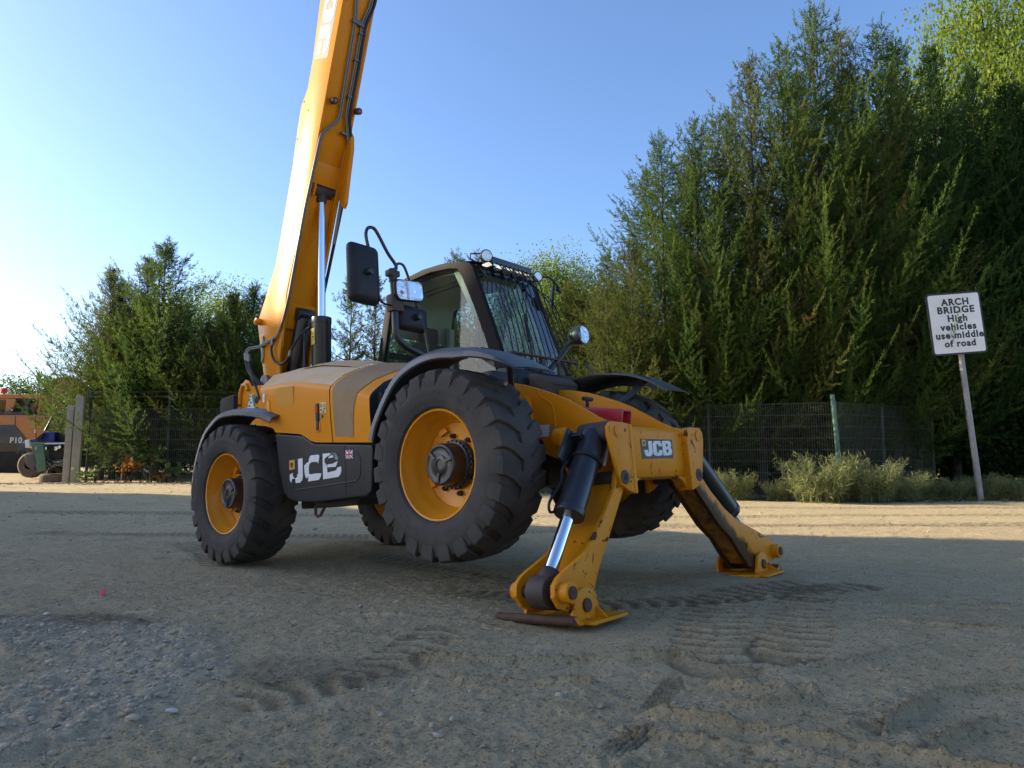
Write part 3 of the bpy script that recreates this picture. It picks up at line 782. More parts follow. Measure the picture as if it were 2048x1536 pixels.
# raised lid on the hood top
cl = hood_cols(list(np.linspace(.10, .47, 10)))
mb = MB(); mb.grid([[c[k] + Vector((0, 0, .012 if 0 < i < 9 else .002)) for k in (8, 9, 10)] for i, c in enumerate(cl)]); mb.done('hood_lid', 'hood_lid', TH, angle=60)
# mesh intake: side field and the band across the hood
def gcol(u): return hood_cols([u])[0]
rows = []
for t in np.linspace(0, 1, 12):
    row = []
    for k in range(11):
        u0 = .545; u1 = [.775, .79, .815, .845, .855, .865, .875, .885, .89, .90, .90][k]
        row.append(gcol(u0 + (u1 - u0) * t)[k])
    rows.append(row)
for r_ in rows: r_[0] = r_[0] + (r_[1] - r_[0]) * .30
mb = MB(); mb.grid([[p + Vector((0, -.004, .003)) for p in r_] for r_ in rows]); mb.done('intake_mesh', 'mesh', TH, angle=40)
# details on the side panel
mb = MB(); mb.prism('y', [(.715, 1.448), (.972, 1.428), (.972, 1.275), (.712, 1.303)], -1.0085, -1.005); mb.done('clean_paint_patch', 'paint_fade', hp)
mb = MB(); mb.prism('y', [(1.352, 1.228), (1.434, 1.222), (1.432, 1.138), (1.350, 1.144)], -1.0095, -1.005); o = mb.done('warning_label', 'decal_cream', hp)
for (cx, cz) in ((1.372, 1.203), (1.412, 1.200)):
    q = MB(); q.tube([(cx - .015, -1.010, cz - .012), (cx + .015, -1.010, cz - .013), (cx, -1.010, cz + .013)], .0022, 4, closed=True); q.done('hazard_triangle', 'hazard_black', hp)
for (cx, cz) in ((1.37, 1.166), (1.414, 1.170), (1.40, 1.150)):
    q = MB(); q.box(cx - .009, cx + .010, -1.0105, -1.0092, cz - .006, cz + .008); q.done('print_mark', 'hazard_black', hp)
mb = MB(); mb.box(1.300, 1.340, -1.018, -1.004, 1.085, 1.225); o = mb.done('latch', 'black_plastic', hp, bevel=.004)
mb = MB(); mb.box(1.304, 1.336, -1.022, -1.0175, 1.150, 1.200); mb.done('latch_reflector', 'red_lens', hp, label='orange red part of the door latch')
mb = MB(); mb.box(1.285, 1.352, -1.009, -1.003, 1.0, 1.075); mb.done('latch_recess', 'boom_yellow', hp, bevel=.003)
mb = MB(); mb.box(1.302, 1.334, -1.016, -1.008, 1.015, 1.095); mb.done('latch_handle', 'black_plastic', hp, bevel=.004)
mb = MB(); mb.cyl((1.375, -1.0, 1.115), (1.375, -1.018, 1.115), .014, n=14); mb.done('key_lock', 'steel', hp)
mb = MB(); mb.prism('y', [(.545, 1.20), (.575, 1.36), (.60, 1.37), (.64, 1.20)], -1.012, -1.0); mb.done('rear_flare', 'yellow', hp, bevel=.004)
mb = MB(); mb.box(.50, .53, -1.012, -1.0, 1.36, 1.43); mb.done('rear_lamp', 'white_print', hp)

# ---- skirt with peeling lettering
sk = [(.675, 1.066), (1.085, 1.000), (1.245, .918), (1.975, .828), (1.99, .80), (1.955, .50), (1.90, .468), (1.25, .462), (.98, .482), (.86, .515), (.79, .575), (.765, .66)]
mb = MB(); mb.prism('y', sk, -1.004, -.55); skirt = mb.done('side_skirt', 'black_plastic', TH, bevel=.030, seg=4)
mb = MB(); mb.tube([(1.655, -1.0045, .905 - .045), (1.655, -1.0045, .50)], .0022, 4); mb.done('panel_seam', 'black_void', skirt)
mb = MB(); mb.tube([(1.80, -1.002, .80), (1.84, -1.002, .75), (1.835, -1.002, .62), (1.79, -1.002, .585), (.95, -1.002, .575)], .006, 6); mb.done('moulded_ridge', 'black_plastic', skirt)
def flat(name, mat, pts, y=-1.0065, parent=None, t=.0016):
    q = MB(); q.prism('y', pts, y, y + t); return q.done(name, mat, parent, smooth=False)
flat('letter_J', 'white_print', [(1.024, .82), (1.090, .82), (1.090, .675), (1.078, .645), (1.05, .630), (.985, .630), (.980, .668), (1.02, .684), (1.0, .690), (1.024, .700)], parent=skirt)
flat('letter_J', 'white_print', [(.899, .705), (.945, .715), (.945, .690), (.972, .667), (.935, .668), (.918, .636), (.902, .66)], parent=skirt)
flat('emblem_plate', 'decal_orange', [(.896, .82), (.975, .82), (.976, .744), (.896, .742)], parent=skirt)
flat('emblem', 'hazard_black', [(.915, .80), (.950, .797), (.955, .78), (.938, .765), (.950, .757), (.93, .757), (.915, .77)], y=-1.0080, parent=skirt)
flat('letter_C', 'white_print', [(1.196, .824), (1.215, .829), (1.310, .826), (1.325, .815), (1.308, .758), (1.297, .768), (1.285, .773), (1.215, .777), (1.185, .765), (1.176, .74), (1.176, .69), (1.198, .682), (1.270, .684), (1.345, .678), (1.335, .650), (1.31, .631), (1.163, .630), (1.171, .671), (1.145, .655), (1.128, .664), (1.116, .70), (1.112, .759), (1.150, .777), (1.178, .784), (1.180, .803)], parent=skirt)
flat('letter_B', 'white_print', [(1.369, .826), (1.466, .822), (1.470, .812), (1.455, .804), (1.420, .797), (1.393, .787), (1.390, .770), (1.393, .758), (1.422, .730), (1.426, .677), (1.520, .682), (1.547, .688), (1.553, .702), (1.603, .708), (1.607, .68), (1.595, .652), (1.565, .633), (1.369, .630)], parent=skirt)
flat('letter_B', 'white_print', [(1.428, .716), (1.535, .711), (1.550, .73), (1.566, .752), (1.53, .745), (1.50, .738), (1.429, .738)], parent=skirt)
flat('letter_B', 'white_print', [(1.444, .785), (1.502, .784), (1.508, .795), (1.49, .803), (1.455, .797)], parent=skirt)
q = MB(); q.tube([(1.475, -1.0066, .823), (1.53, -1.0066, .818), (1.562, -1.0066, .803), (1.575, -1.0066, .780), (1.572, -1.0066, .76)], .0022, 4).tube([(1.33, -1.0066, .815), (1.338, -1.0066, .76), (1.30, -1.0066, .757)], .0022, 4); q.done('letter_outline', 'ghost', skirt)
flat('letter_residue', 'ghost', [(1.470, .818), (1.52, .815), (1.555, .80), (1.568, .78), (1.565, .757), (1.53, .768), (1.51, .80), (1.472, .806)], y=-1.0062, parent=skirt, t=.001)
# small flag
fl = flat('flag', 'decal_blue', [(1.664, .823), (1.760, .815), (1.756, .749), (1.663, .756)], parent=skirt)
def FQ(a, b, w, mat, y):
    fx = lambda u, v_: (1.664 + .095 * u, .756 + .067 * v_ - .0075 * u)
    p, q_ = fx(*a), fx(*b); d = Vector((q_[0] - p[0], q_[1] - p[1])); n_ = Vector((-d.y, d.x)).normalized() * w
    flat('flag_stripe', mat, [(p[0] + n_.x, p[1] + n_.y), (q_[0] + n_.x, q_[1] + n_.y), (q_[0] - n_.x, q_[1] - n_.y), (p[0] - n_.x, p[1] - n_.y)], y=y, parent=skirt, t=.0008)
FQ((.05, .08), (.95, .92), .005, 'white_print', -1.0072); FQ((.05, .92), (.95, .08), .005, 'white_print', -1.0076)
FQ((0, .5), (1, .5), .0115, 'white_print', -1.0084); FQ((.5, 0), (.5, 1), .0115, 'white_print', -1.0088)
FQ((0, .5), (1, .5), .007, 'decal_red', -1.0096); FQ((.5, 0), (.5, 1), .006, 'decal_red', -1.0100)

# ---- boom
under = [(-.29, 2.29), (.175, 3.50), (.455, 4.228), (.66, 4.762), (.908, 5.408), (1.42, 6.742)]
back = [(1.05, 6.98), (.525, 5.632), (.361, 5.030), (.262, 4.765), (.205, 4.690), (.130, 4.610), (.065, 4.42), (.005, 4.215), (-.052, 4.016), (-.213, 3.569), (-.417, 3.019), (-.520, 2.86), (-.638, 2.700), (-.770, 2.520), (-.795, 2.45), (-.752, 2.217), (-.690, 1.90), (-.66, 1.75), (-.56, 1.66)]
low = [(-.43, 1.66), (-.37, 1.80), (-.37, 2.02)]
side = under + back + low
YR, YL = -.33, .045
boom_parts = MB().prism('y', side, YR, YR + .03)
boom = boom_parts.done('boom', 'boom_yellow', TH, bevel=.008)
mb = MB().prism('y', side, YL - .03, YL); mb.done('side_plate', 'boom_yellow', boom, bevel=.008)
ax = Vector((.3584, 0, .9336)); un = Vector((.9336, 0, -.3584))        # along the boom, out of its underside
core = [(-.44, 2.02), (-.38, 2.24), (.02, 3.28), (.33, 4.04), (.405, 4.155), (.655, 4.762), (.904, 5.412), (1.40, 6.70)] + [(x + .012, z - .005) for x, z in back[:-1]]
mb = MB().prism('y', core, YR + .03, YL - .03); mb.done('underside_plate', 'boom_yellow', boom, bevel=.004)
mb = MB().prism('y', [(1.30, 6.82), (1.10, 6.90), (1.32, 7.45), (1.52, 7.37)], YR + .06, YL - .06); mb.done('inner_boom', 'boom_yellow', boom, bevel=.01)
def BU(z, y, off=0):                                                  # point on the boom's underside at height z
    t = (z - 2.29) / .9336
    return Vector((-.29, y, 2.29)) + ax * t + un * off
# cross webs in the lower part
for z0, z1, d0, d1 in ((2.30, 2.55, -.10, -.015), (3.72, 3.93, -.12, -.02)):
    mb = MB(); a, b, c, d = BU(z0, 0, d0), BU(z1, 0, d0), BU(z1, 0, d1), BU(z0, 0, d1)
    mb.prism('y', [(p.x, p.z) for p in (a, b, c, d)], YR + .03, YL - .03); mb.done('cross_web', 'boom_yellow', boom, bevel=.004)
mb = MB()
for y in (YR + .03, YL - .03): mb.tube([BU(2.65, y, -.035), BU(3.5, y, -.035), BU(4.1, y, -.02)], .010, 5)
mb.done('weld_seam', 'boom_yellow', boom)
mb = MB(); mb.prism('y', [(.43, 4.20), (.475, 4.30), (.505, 4.24), (.50, 4.10), (.42, 3.80), (.36, 3.55), (.32, 3.50), (.24, 3.65)], YL - .032, YL + .012); mb.done('pin_plate', 'boom_yellow', boom, bevel=.006)
mb = MB(); mb.tube([Vector((.18, YR - .002, 3.35)) + Vector((-.06, 0, .02)), (-.06, YR - .002, 3.0), (-.21, YR - .002, 2.66), (-.27, YR - .002, 2.35), (-.29, YR - .002, 2.1)], .004, 5); mb.done('weld_seam', 'boom_yellow', boom)
mb = MB(); mb.cyl((-.745, YR + .01, 2.47), (-.745, YR - .055, 2.47), .036, n=16).cyl((-.745, YR - .055, 2.47), (-.745, YR - .062, 2.47), .024, n=14); mb.done('pin_boss', 'boom_yellow', boom, bevel=.004)
mb = MB(); mb.cyl((-.60, YR - .05, 1.79), (-.60, YL + .05, 1.79), .07, n=20); mb.done('pivot_pin', 'steel', boom, bevel=.004)
for (x, z) in ((.190, 4.63), (.045, 4.27), (.26, 4.50)):
    mb = MB(); mb.cyl((x, YR - .002, z), (x, YR + .01, z), .010, n=10); mb.done('bolt_hole', 'black_void', boom)
for y in (YR + .075, YL - .005):                                       # rubber buffers under the boom
    mb = MB(); c = BU(4.50, y); mb.tube([c, c + un * .02, c + un * .021, c + un * .075, c + un * .08], [.022, .022, .034, .036, .030], 14)
    b_ = mb.done('buffer', 'rust', boom)
    mb = MB(); mb.cyl(c + un * .08, c + un * .083, .012, n=10); mb.done('buffer_bolt', 'steel', b_)
# lettering plate on the boom side, reading upwards
def BS(s, t): return Vector((.361, 0, 5.020)) + ax * s + un * t        # s along the boom from the plate's lower edge, t across
mb = MB(); W_ = .262
pl = [BS(0, .02), BS(0, W_ + .02), BS(1.15, W_ + .02), BS(1.15, .02)]
mb.prism('y', [(p.x, p.z) for p in pl], YR - .0018, YR + .001); dec = mb.done('letter_plate', 'faded_grey', boom, smooth=False)
for p_ in jcb_letters(1.02, .205):
    mb = MB(); pts = [BS(.05 + x, .245 - y + .01) for x, y in p_]
    mb.prism('y', [(p.x, p.z) for p in pts], YR - .0034, YR - .0016); mb.done('letter', 'faded_print', boom, smooth=False)
mb = MB(); pts = [BS(.05 + x, .245 - y + .01) for x, y in ((0.0, .205), (.135, .205), (.135, .125), (0, .125))]
mb.prism('y', [(p.x, p.z) for p in pts], YR - .0038, YR - .0012); mb.done('emblem_plate', 'decal_orange', boom, smooth=False)
# steel pipes along the underside
def pipe_run(name, mat, pts, r, par): 
    mb = MB(); mb.tube(smooth_corners(pts), r, 8); return mb.done(name, mat, par, angle=60)
def smooth_corners(pts, d=.05):
    P = [Vector(p) for p in pts]; out = [P[0]]
    for a, b, c in zip(P, P[1:], P[2:]):
        da, dc = min(d, (a - b).length * .4), min(d, (c - b).length * .4)
        p, q_ = b + (a - b).normalized() * da, b + (c - b).normalized() * dc
        out += [p, p * .25 + b * .5 + q_ * .25, q_]
    return out + [P[-1]]
for j, dy in enumerate((0, .022)):
    pipe_run('hydraulic_pipe', 'steel', [BU(6.6, -.205 + dy, .02), BU(5.45, -.20 + dy, .02), BU(5.33, -.175 + dy, .02), BU(4.36, -.150 + dy, .02), BU(4.17, -.318 + dy * .9, .02), BU(3.45, -.345 + dy * .8, .018), BU(2.62, -.345 + dy * .8, .018 - .0), BU(2.36, -.345 + dy * .8, -.01),
              (-.36 - dy * .3, -.352, 2.235 - dy), (-.72, -.36, 2.19 - dy * .8), (-.85 + dy, -.40, 2.20 - dy), (-.872 + dy * 1.2, -.42, 2.17 - dy), (-.872 + dy * 1.2, -.43, 2.12 - dy)], .0095, boom)
for j, dy in enumerate((0, .024)):
    pipe_run('hydraulic_pipe', 'steel', [BU(6.6, -.02 + dy, .02), BU(5.5, -.03 + dy, .02), BU(5.30, -.085 + dy, .02), BU(4.42, -.078 + dy, .02), BU(4.12, .03 + dy * .7, .02), BU(3.75, .045 + dy * .6, .02), BU(3.2, .055 + dy * .5, .02)], .010, boom)
pipe_run('black_hose', 'black_plastic', [BU(6.6, .04, .03), BU(5.5, .015, .03), BU(5.30, -.045, .032), BU(4.9, -.035, .03), BU(4.42, -.04, .03), BU(4.12, .068, .03), BU(3.6, .078, .02), BU(2.7, .078, -.02)], .017, boom)
for z in (4.25, 4.6, 4.95, 5.2):
    mb = MB(); c = BU(z, -.078, .022); mb.box(c.x - .018, c.x + .018, -.10, -.02, c.z - .012, c.z + .012); mb.done('pipe_clip', 'steel', boom, bevel=.003)
mb = MB(); c = BU(5.28, -.13, .026); mb.box(c.x - .012, c.x + .012, -.20, -.06, c.z - .022, c.z + .022); mb.done('pipe_clip', 'steel', boom, bevel=.003)
for (dx, x1, y1) in ((0, -.665, -.42), (.045, -.62, -.40), (.09, -.585, -.38)):
    mb = MB(); mb.tube([(-.872 + dx * .8, -.43, 2.14 - dx * .3), (-.868 + dx * .8, -.43, 2.06 - dx * .3)], .017, 10); mb.done('hose_ferrule', 'steel', boom)
    mb = MB(); mb.tube(smooth_pts([(-.868 + dx * .8, -.43, 2.07 - dx * .3), (-.84 + dx * .7, -.43, 1.98), (-.76 + dx * .5, -.425, 1.86), (x1, y1, 1.72), (x1 + .06, y1, 1.60)], 4), .0145, 8); mb.done('black_hose', 'black_plastic', boom)
mb = MB(); mb.tube(smooth_pts([(-.417, -.365, 2.20), (-.465, -.365, 2.10), (-.41, -.365, 1.975), (-.27, -.36, 1.915), (-.145, -.36, 1.955), (-.10, -.355, 2.03), (-.02, -.30, 2.17), (.02, -.2, 2.26)], 4), .0125, 8); mb.done('black_hose', 'black_plastic', boom)
mb = MB(); mb.tube([(-.425, -.365, 2.215), (-.445, -.365, 2.145)], .017, 10).tube([(-.13, -.36, 1.97), (-.105, -.357, 2.02)], .017, 10); mb.done('hose_ferrule', 'steel', boom)
mb = MB(); mb.prism('y', [(-.70, 2.285), (-.675, 2.30), (-.66, 2.26), (-.665, 2.06), (-.70, 2.0), (-.715, 2.03)], YR - .012, YR - .001); mb.done('pipe_bracket', 'steel', boom, bevel=.003)

# ---- lift cylinder
lc0, lc1 = Vector((.055, -.13, 1.25)), Vector((.100, -.13, 2.345))
lca = (lc1 - lc0).normalized()
top = lc1 + lca * 1.28
mb = MB(); mb.tube([lc0, lc1 - lca * .06, lc1 - lca * .058, lc1, lc1 + lca * .004], [.098, .098, .102, .102, .095], 28)
lift = mb.done('lift_cylinder', 'black_paint', TH, bevel=.004)
mb = MB(); mb.cyl(lc1, top, .041, n=24); mb.done('piston_rod', 'chrome', lift)
mb = MB(); mb.tube([top - lca * .05, top, top + lca * .06], [.052, .06, .06], 18).cyl((top.x, -.24, top.z + .08), (top.x, -.02, top.z + .08), .075, n=20); mb.done('rod_eye', 'dark_cast', lift, bevel=.006)
mb = MB(); mb.cyl((top.x, YR + .02, top.z + .08), (top.x, YL - .02, top.z + .08), .042, n=16); mb.done('rod_pin', 'rust', lift)
mb = MB(); mb.prism('y', [(top.x - .12, top.z + .18), (top.x + .02, top.z + .21), (top.x + .10, top.z + .09), (top.x + .05, top.z - .02), (top.x - .03, top.z + .0)], -.262, -.242); mb.done('eye_bracket', 'yellow', lift, bevel=.005)
mb = MB()
lb = []
for k in range(7):
    a = R(-128 + 9 * k); lb.append((lc1.x + .1035 * math.cos(a) - .0, lc1.y + .1035 * math.sin(a)))
g = [[Vector((x - .005, y, z)) for (x, y) in lb] for z in (2.06, 2.225)]
mb.grid(g); wl_ = mb.done('warning_label', 'decal_yellow', lift, angle=80)
def on_cyl(a, z, off=.0015):
    a = R(a); return Vector((lc1.x - .005 + (.1035 + off) * math.cos(a), lc1.y + (.1035 + off) * math.sin(a), z))
mb = MB(); mb.tube([on_cyl(-121, 2.165), on_cyl(-82, 2.165), on_cyl(-102, 2.210)], .0022, 4, closed=True); mb.done('hazard_triangle', 'hazard_black', lift)
mb = MB()
for a0, a1, z0, z1 in ((-98, -80, 2.13, 2.142), (-104, -90, 2.112, 2.120), (-98, -92, 2.09, 2.10), (-118, -100, 2.072, 2.077), (-106, -97, 2.174, 2.182)):
    mb.poly([on_cyl(a0, z0), on_cyl(a1, z0), on_cyl(a1, z1), on_cyl(a0, z1)])
mb.done('print_mark', 'hazard_black', lift)
mb = MB(); mb.tube(smooth_pts([(-.03, -.25, 1.5), (-.035, -.25, 2.0), (-.03, -.245, 2.19), (-.01, -.235, 2.24), (.03, -.225, 2.25)], 4), .012, 8); mb.done('supply_pipe', 'black_paint', lift)
mb = MB(); d0, d1 = Vector((-.47, -.13, 1.70)), Vector((-.215, -.13, 2.42)); mb.tube([d0, d1], [.085, .085], 20).cyl((d1.x, -.22, d1.z + .03), (d1.x, -.04, d1.z + .03), .07, n=18)
mb.done('displacement_cylinder', 'black_paint', TH, bevel=.006)
mb = MB(); mb.box(-.4, .3, -.3, .03, .9, 1.30); mb.done('cylinder_mount', 'black_void', TH, bevel=.02)
# ---- cab
CR, CL_ = .15, 1.02
outer = [(.60, 1.22), (.63, 1.86), (.755, 2.26), (.80, 2.40), (.90, 2.50), (1.09, 2.553), (1.35, 2.568), (1.59, 2.552), (1.80, 2.515), (1.91, 2.482), (1.965, 2.45), (1.995, 2.40), (2.065, 2.18), (2.18, 1.84), (2.265, 1.56), (2.34, 1.36), (2.34, 1.22)]
inner = [(.70, 1.30), (.725, 1.84), (.83, 2.20), (.865, 2.34), (.935, 2.43), (1.16, 2.506), (1.447, 2.512), (1.70, 2.478), (1.80, 2.448), (1.84, 2.40), (1.905, 2.24), (1.99, 2.018), (2.08, 1.76), (2.13, 1.60), (2.20, 1.40), (2.20, 1.30)]
cab_root = None
def ring_frame(y0, y1):
    mb = MB()
    n = len(outer)
    # resample the inner outline to match
    inn = inner + [inner[-1]] * (n - len(inner))
    O0 = [mb.v((x, y0, z)) for x, z in outer]; O1 = [mb.v((x, y1, z)) for x, z in outer]
    I0 = [mb.v((x, y0, z)) for x, z in inn[:len(inner)]]; I1 = [mb.v((x, y1, z)) for x, z in inn[:len(inner)]]
    for O, I, fl in ((O0, I0, 0), (O1, I1, 1)):
        i = j = 0
        while i < len(O) - 1 or j < len(I) - 1:
            if j == len(I) - 1 or (i < len(O) - 1 and (O[i + 1].co - I[j].co).length <= (O[i].co - I[j + 1].co).length):
                mb.face([O[i], O[i + 1], I[j]]); i += 1
            else:
                mb.face([O[i], I[j + 1], I[j]]); j += 1
        mb.face([O[0], I[0], I[-1], O[-1]])
    for A, B in ((O0, O1), (I0, I1)):
        for k in range(len(A)): mb.face([A[k], A[(k + 1) % len(A)], B[(k + 1) % len(A)], B[k]])
    return mb
cab = ring_frame(CR, CR + .05).done('cab_frame', 'cab_black', TH, bevel=.006, angle=40)
ring_frame(CL_ - .05, CL_).done('side_frame', 'cab_black', cab, bevel=.006, angle=40)
for x, z in ((2.30, 1.42), (1.985, 2.42), (.64, 1.9), (.80, 2.39)):
    mb = MB(); mb.box(x - .035, x + .01, CR + .05, CL_ - .05, z - .03, z + .03); mb.done('cross_member', 'cab_black', cab, bevel=.008)
for nm, rf, mt in (('roof_panel', outer[2:7], 'boom_yellow'), ('roof_front', outer[6:10], 'cab_black')):
    mb = MB(); mb.grid([[(x, y, z + dz) for y, dz in ((CR + .03, .0), (CR + .09, .028), (.4, .045), (.77, .045), (CL_ - .09, .028), (CL_ - .03, 0))] for x, z in rf]); mb.done(nm, mt, cab, angle=50)
mb = MB(); mb.grid([[(x, y, z - .05 - dz) for y, dz in ((CR + .05, .05), (.3, .0), (.87, .0), (CL_ - .05, .05))] for x, z in [(.78, 2.1), (.86, 2.36)] + outer[4:11]]); mb.done('head_lining', 'liner', cab, angle=60)
mb = MB()
for y in (.33, .42): mb.box(1.1, 1.85, y, y + .012, 2.415, 2.425)
mb.box(1.4, 1.52, .55, .72, 2.462, 2.472)
mb.done('roof_trim', 'seat', cab)
mb = MB(); mb.prism('y', [(1.70, 2.45), (1.76, 2.47), (1.98, 1.98), (1.93, 1.97)], CR + .055, CR + .09); mb.prism('y', [(.72, 1.3), (.79, 1.3), (.90, 2.2), (.84, 2.22)], CL_ - .12, CL_ - .055)
mb.done('pillar_trim', 'liner', cab, bevel=.005)
mb = MB(); mb.poly([(x, CR + .014, z) for x, z in inner]); mb.done('side_window', 'glass', cab, smooth=False)
mb = MB(); mb.poly([(x, CL_ - .032, z) for x, z in inner]); mb.done('door_window', 'glass', cab, smooth=False)
mb = MB(); mb.box(1.28, 1.33, CL_ - .05, CL_ - .02, 1.3, 2.5); mb.done('door_pillar', 'black_plastic', cab)
W0, W1 = Vector((2.302, 0, 1.43)), Vector((1.985, 0, 2.41))
mb = MB(); rows = []
for t in np.linspace(0, 1, 9):
    x = np.interp(W0.z + (W1.z - W0.z) * t, [1.36, 1.56, 1.84, 2.18, 2.42], [2.335, 2.26, 2.175, 2.06, 1.985]); z = W0.z + (W1.z - W0.z) * t
    rows.append([(x + .02 * math.sin(PI * s), CR + .04 + (CL_ - CR - .08) * s, z) for s in np.linspace(0, 1, 7)])
mb.grid(rows); mb.done('windscreen', 'windscreen', cab, angle=80)
mb = MB(); mb.poly([(.665, CR + .04, 1.3), (.665, CL_ - .04, 1.3), (.80, CL_ - .04, 2.36), (.80, CR + .04, 2.36)]); mb.done('rear_window', 'glass', cab, smooth=False)
mb = MB(); mb.box(.62, 2.36, .12, 1.0, .72, 1.24); mb.done('cab_floor', 'black_void', cab, bevel=.01)
mb = MB(); mb.box(.95, 1.42, .36, .82, 1.24, 1.50).box(.85, .99, .38, .80, 1.45, 1.98).box(.85, .95, .48, .70, 2.0, 2.16); mb.done('seat', 'seat', cab, bevel=.04, seg=3)
mb = MB(); mb.box(1.0, 1.4, .20, .32, 1.24, 1.56).prism('y', [(1.95, 1.24), (1.90, 1.50), (2.02, 1.60), (2.25, 1.48), (2.25, 1.24)], .22, .95); mb.done('dashboard', 'black_plastic', cab, bevel=.02)
mb = MB(); a = [Vector((1.78 + .18 * math.cos(k * PI / 12) * .85, .60 + .19 * math.sin(k * PI / 12), 1.62 + .18 * math.cos(k * PI / 12) * -.5)) for k in range(24)]
mb.tube(a, .014, 8, closed=True).tube([(1.78, .60, 1.62), (1.98, .60, 1.42)], .025, 10).tube([a[0], a[12]], .010, 6); mb.done('steering_wheel', 'seat', cab)
mb = MB(); mb.tube([(2.325, .42, 1.46), (2.32, .48, 1.60), (2.15, .63, 2.02)], .010, 6).tube([(2.165, .60, 1.98), (2.275, .50, 1.72), (2.14, .66, 2.05)], .008, 6); mb.done('wiper', 'black_paint', cab)
mb = MB(); mb.tube([(.76, CR - .005, 1.62), (.77, CR - .03, 1.66), (.80, CR - .03, 1.66), (.82, CR - .02, 1.50)], .009, 6); mb.done('window_handle', 'black_paint', cab)
mb = MB(); mb.tube([(.80, .45, 2.52), (.80, .45, 2.60), (.80, .45, 2.62)], [.045, .045, .02], 14); mb.done('beacon', 'green_lens', cab, bevel=.005)
# cowl below the windscreen
mb = MB(); mb.prism('y', [(2.28, 1.44), (2.42, 1.42), (2.50, 1.33), (2.52, 1.05), (2.28, 1.0)], .05, .90); mb.done('front_cowl', 'black_plastic', cab, bevel=.02)
mb = MB(); mb.prism('y', [(2.52, 1.36), (2.60, 1.345), (2.67, 1.28), (2.64, 1.16), (2.52, 1.12)], .16, .62); mb.tube([(2.604, .16, 1.285), (2.67, .3, 1.265), (2.665, .62, 1.265)], .006, 5)
mb.done('cowl_cover', 'brown_foam', cab, bevel=.02)
mb = MB(); mb.box(2.30, 2.5, -.25, .06, 1.15, 1.36); mb.done('cowl_side', 'black_plastic', cab, bevel=.03)
# windscreen guard: upper plate, lower bar and thirteen rods
mb = MB(); mb.prism('y', [(2.06, 2.47), (2.12, 2.50), (2.135, 2.485), (2.13, 2.435), (2.115, 2.435), (2.10, 2.465)], .26, .80); guard_ = mb.done('windscreen_guard', 'black_paint', TH, bevel=.004)
mb = MB()
for y in (.28, .42, .55, .68, .79): mb.box(2.0, 2.115, y - .012, y + .012, 2.415, 2.455)
mb.done('guard_bracket', 'black_paint', guard_)
mb = MB(); mb.box(2.405, 2.435, .075, .985, 1.545, 1.560); mb.done('lower_bar', 'rust', guard_)
for y in (.20, .50, .74):
    mb = MB(); mb.prism('x', [(y - .035, 1.545), (y + .035, 1.545), (y + .025, 1.40), (y - .02, 1.40)], 2.39, 2.42); mb.done('bar_bracket', 'dark_cast', guard_, bevel=.006)
rods = np.linspace(.115, .965, 13)
for i, y in enumerate(rods):
    t = i / 12
    yt = .20 + .70 * t
    zt = 2.455 if .1 < t < .9 else 2.40
    xt = 2.115 if .1 < t < .9 else 2.03
    mb = MB(); mb.tube(smooth_pts([(xt, yt, zt), (xt + .09, yt + (y - yt) * .1, zt - .10), (2.26, yt + (y - yt) * .35, 2.14), (2.36, yt + (y - yt) * .7, 1.80), (2.42, y, 1.55), (2.43, y, 1.49)], 3), .0055, 6)
    mb.done('guard_rod', 'black_plastic', guard_)
# work lamps on the roof edge
def round_lamp(c, d, r, name, par, depth=.06, lensmat='lens'):
    c, d = Vector(c), Vector(d).normalized()
    mb = MB(); mb.tube([c - d * depth, c - d * depth * .6, c - d * .008, c], [r * .55, r * .92, r, r], 24); o = mb.done(name, 'black_plastic', par, bevel=.003)
    mb = MB(); mb.tube([c + d * .0005, c + d * .003], [r * .86, r * .80], 24); mb.done('reflector', 'reflector', o)
    mb = MB(); mb.tube([c + d * .004, c + d * .010], [r * .88, r * .7], 24); mb.done('lens', 'lens', o)
    return o
round_lamp((2.11, .215, 2.492), (.9, -.35, -.12), .058, 'work_lamp', TH)
round_lamp((2.10, .93, 2.452), (.95, -.28, -.1), .050, 'work_lamp', TH)
mb = MB(); mb.tube([(2.0, .20, 2.46), (1.97, .15, 2.49), (1.99, .14, 2.53), (2.06, .19, 2.52)], .008, 6).tube([(2.02, .93, 2.40), (2.06, .93, 2.44)], .012, 6); mb.done('lamp_bracket', 'black_paint', TH)
# left mirror and headlamp
mb = MB(); mb.tube(smooth_pts([(2.09, 1.0, 2.46), (2.12, 1.09, 2.462), (2.13, 1.17, 2.41), (2.12, 1.25, 2.35)], 4), .010, 6).cyl((2.125, 1.19, 2.37), (2.125, 1.235, 2.35), .022, n=10); arm = mb.done('mirror_arm', 'black_paint', TH)
mb = MB()
c = Vector((2.10, 1.15, 2.30)); mb.lathe([(.001, -.03), (.06, -.028), (.11, -.012), (.115, .0), (.11, .006), (.001, .006)], 24, (0, 0, 0), 'x'); o = mb.done('round_mirror', 'black_plastic', TH)
o.location = c; o.scale = (1, .72, 1.05); o.rotation_euler = (0, R(8), R(38))
mb = MB(); mb.tube(smooth_pts([(2.38, .62, 1.46), (2.42, .74, 1.58), (2.46, .84, 1.70), (2.52, .90, 1.76)], 4), .026, 10); arm = mb.done('headlamp_arm', 'black_paint', TH)
c = Vector((2.60, .875, 1.765)); d = Vector((1, .02, 0))
mb = MB(); mb.tube([c - d * .15, c - d * .11, c - d * .04, c], [.035, .075, .088, .085], 24); hl = mb.done('headlamp', 'guard_plastic', TH, bevel=.003)
mb = MB(); mb.tube([c + d * .0005, c + d * .002], [.078, .076], 24); mb.done('reflector', 'reflector', hl)
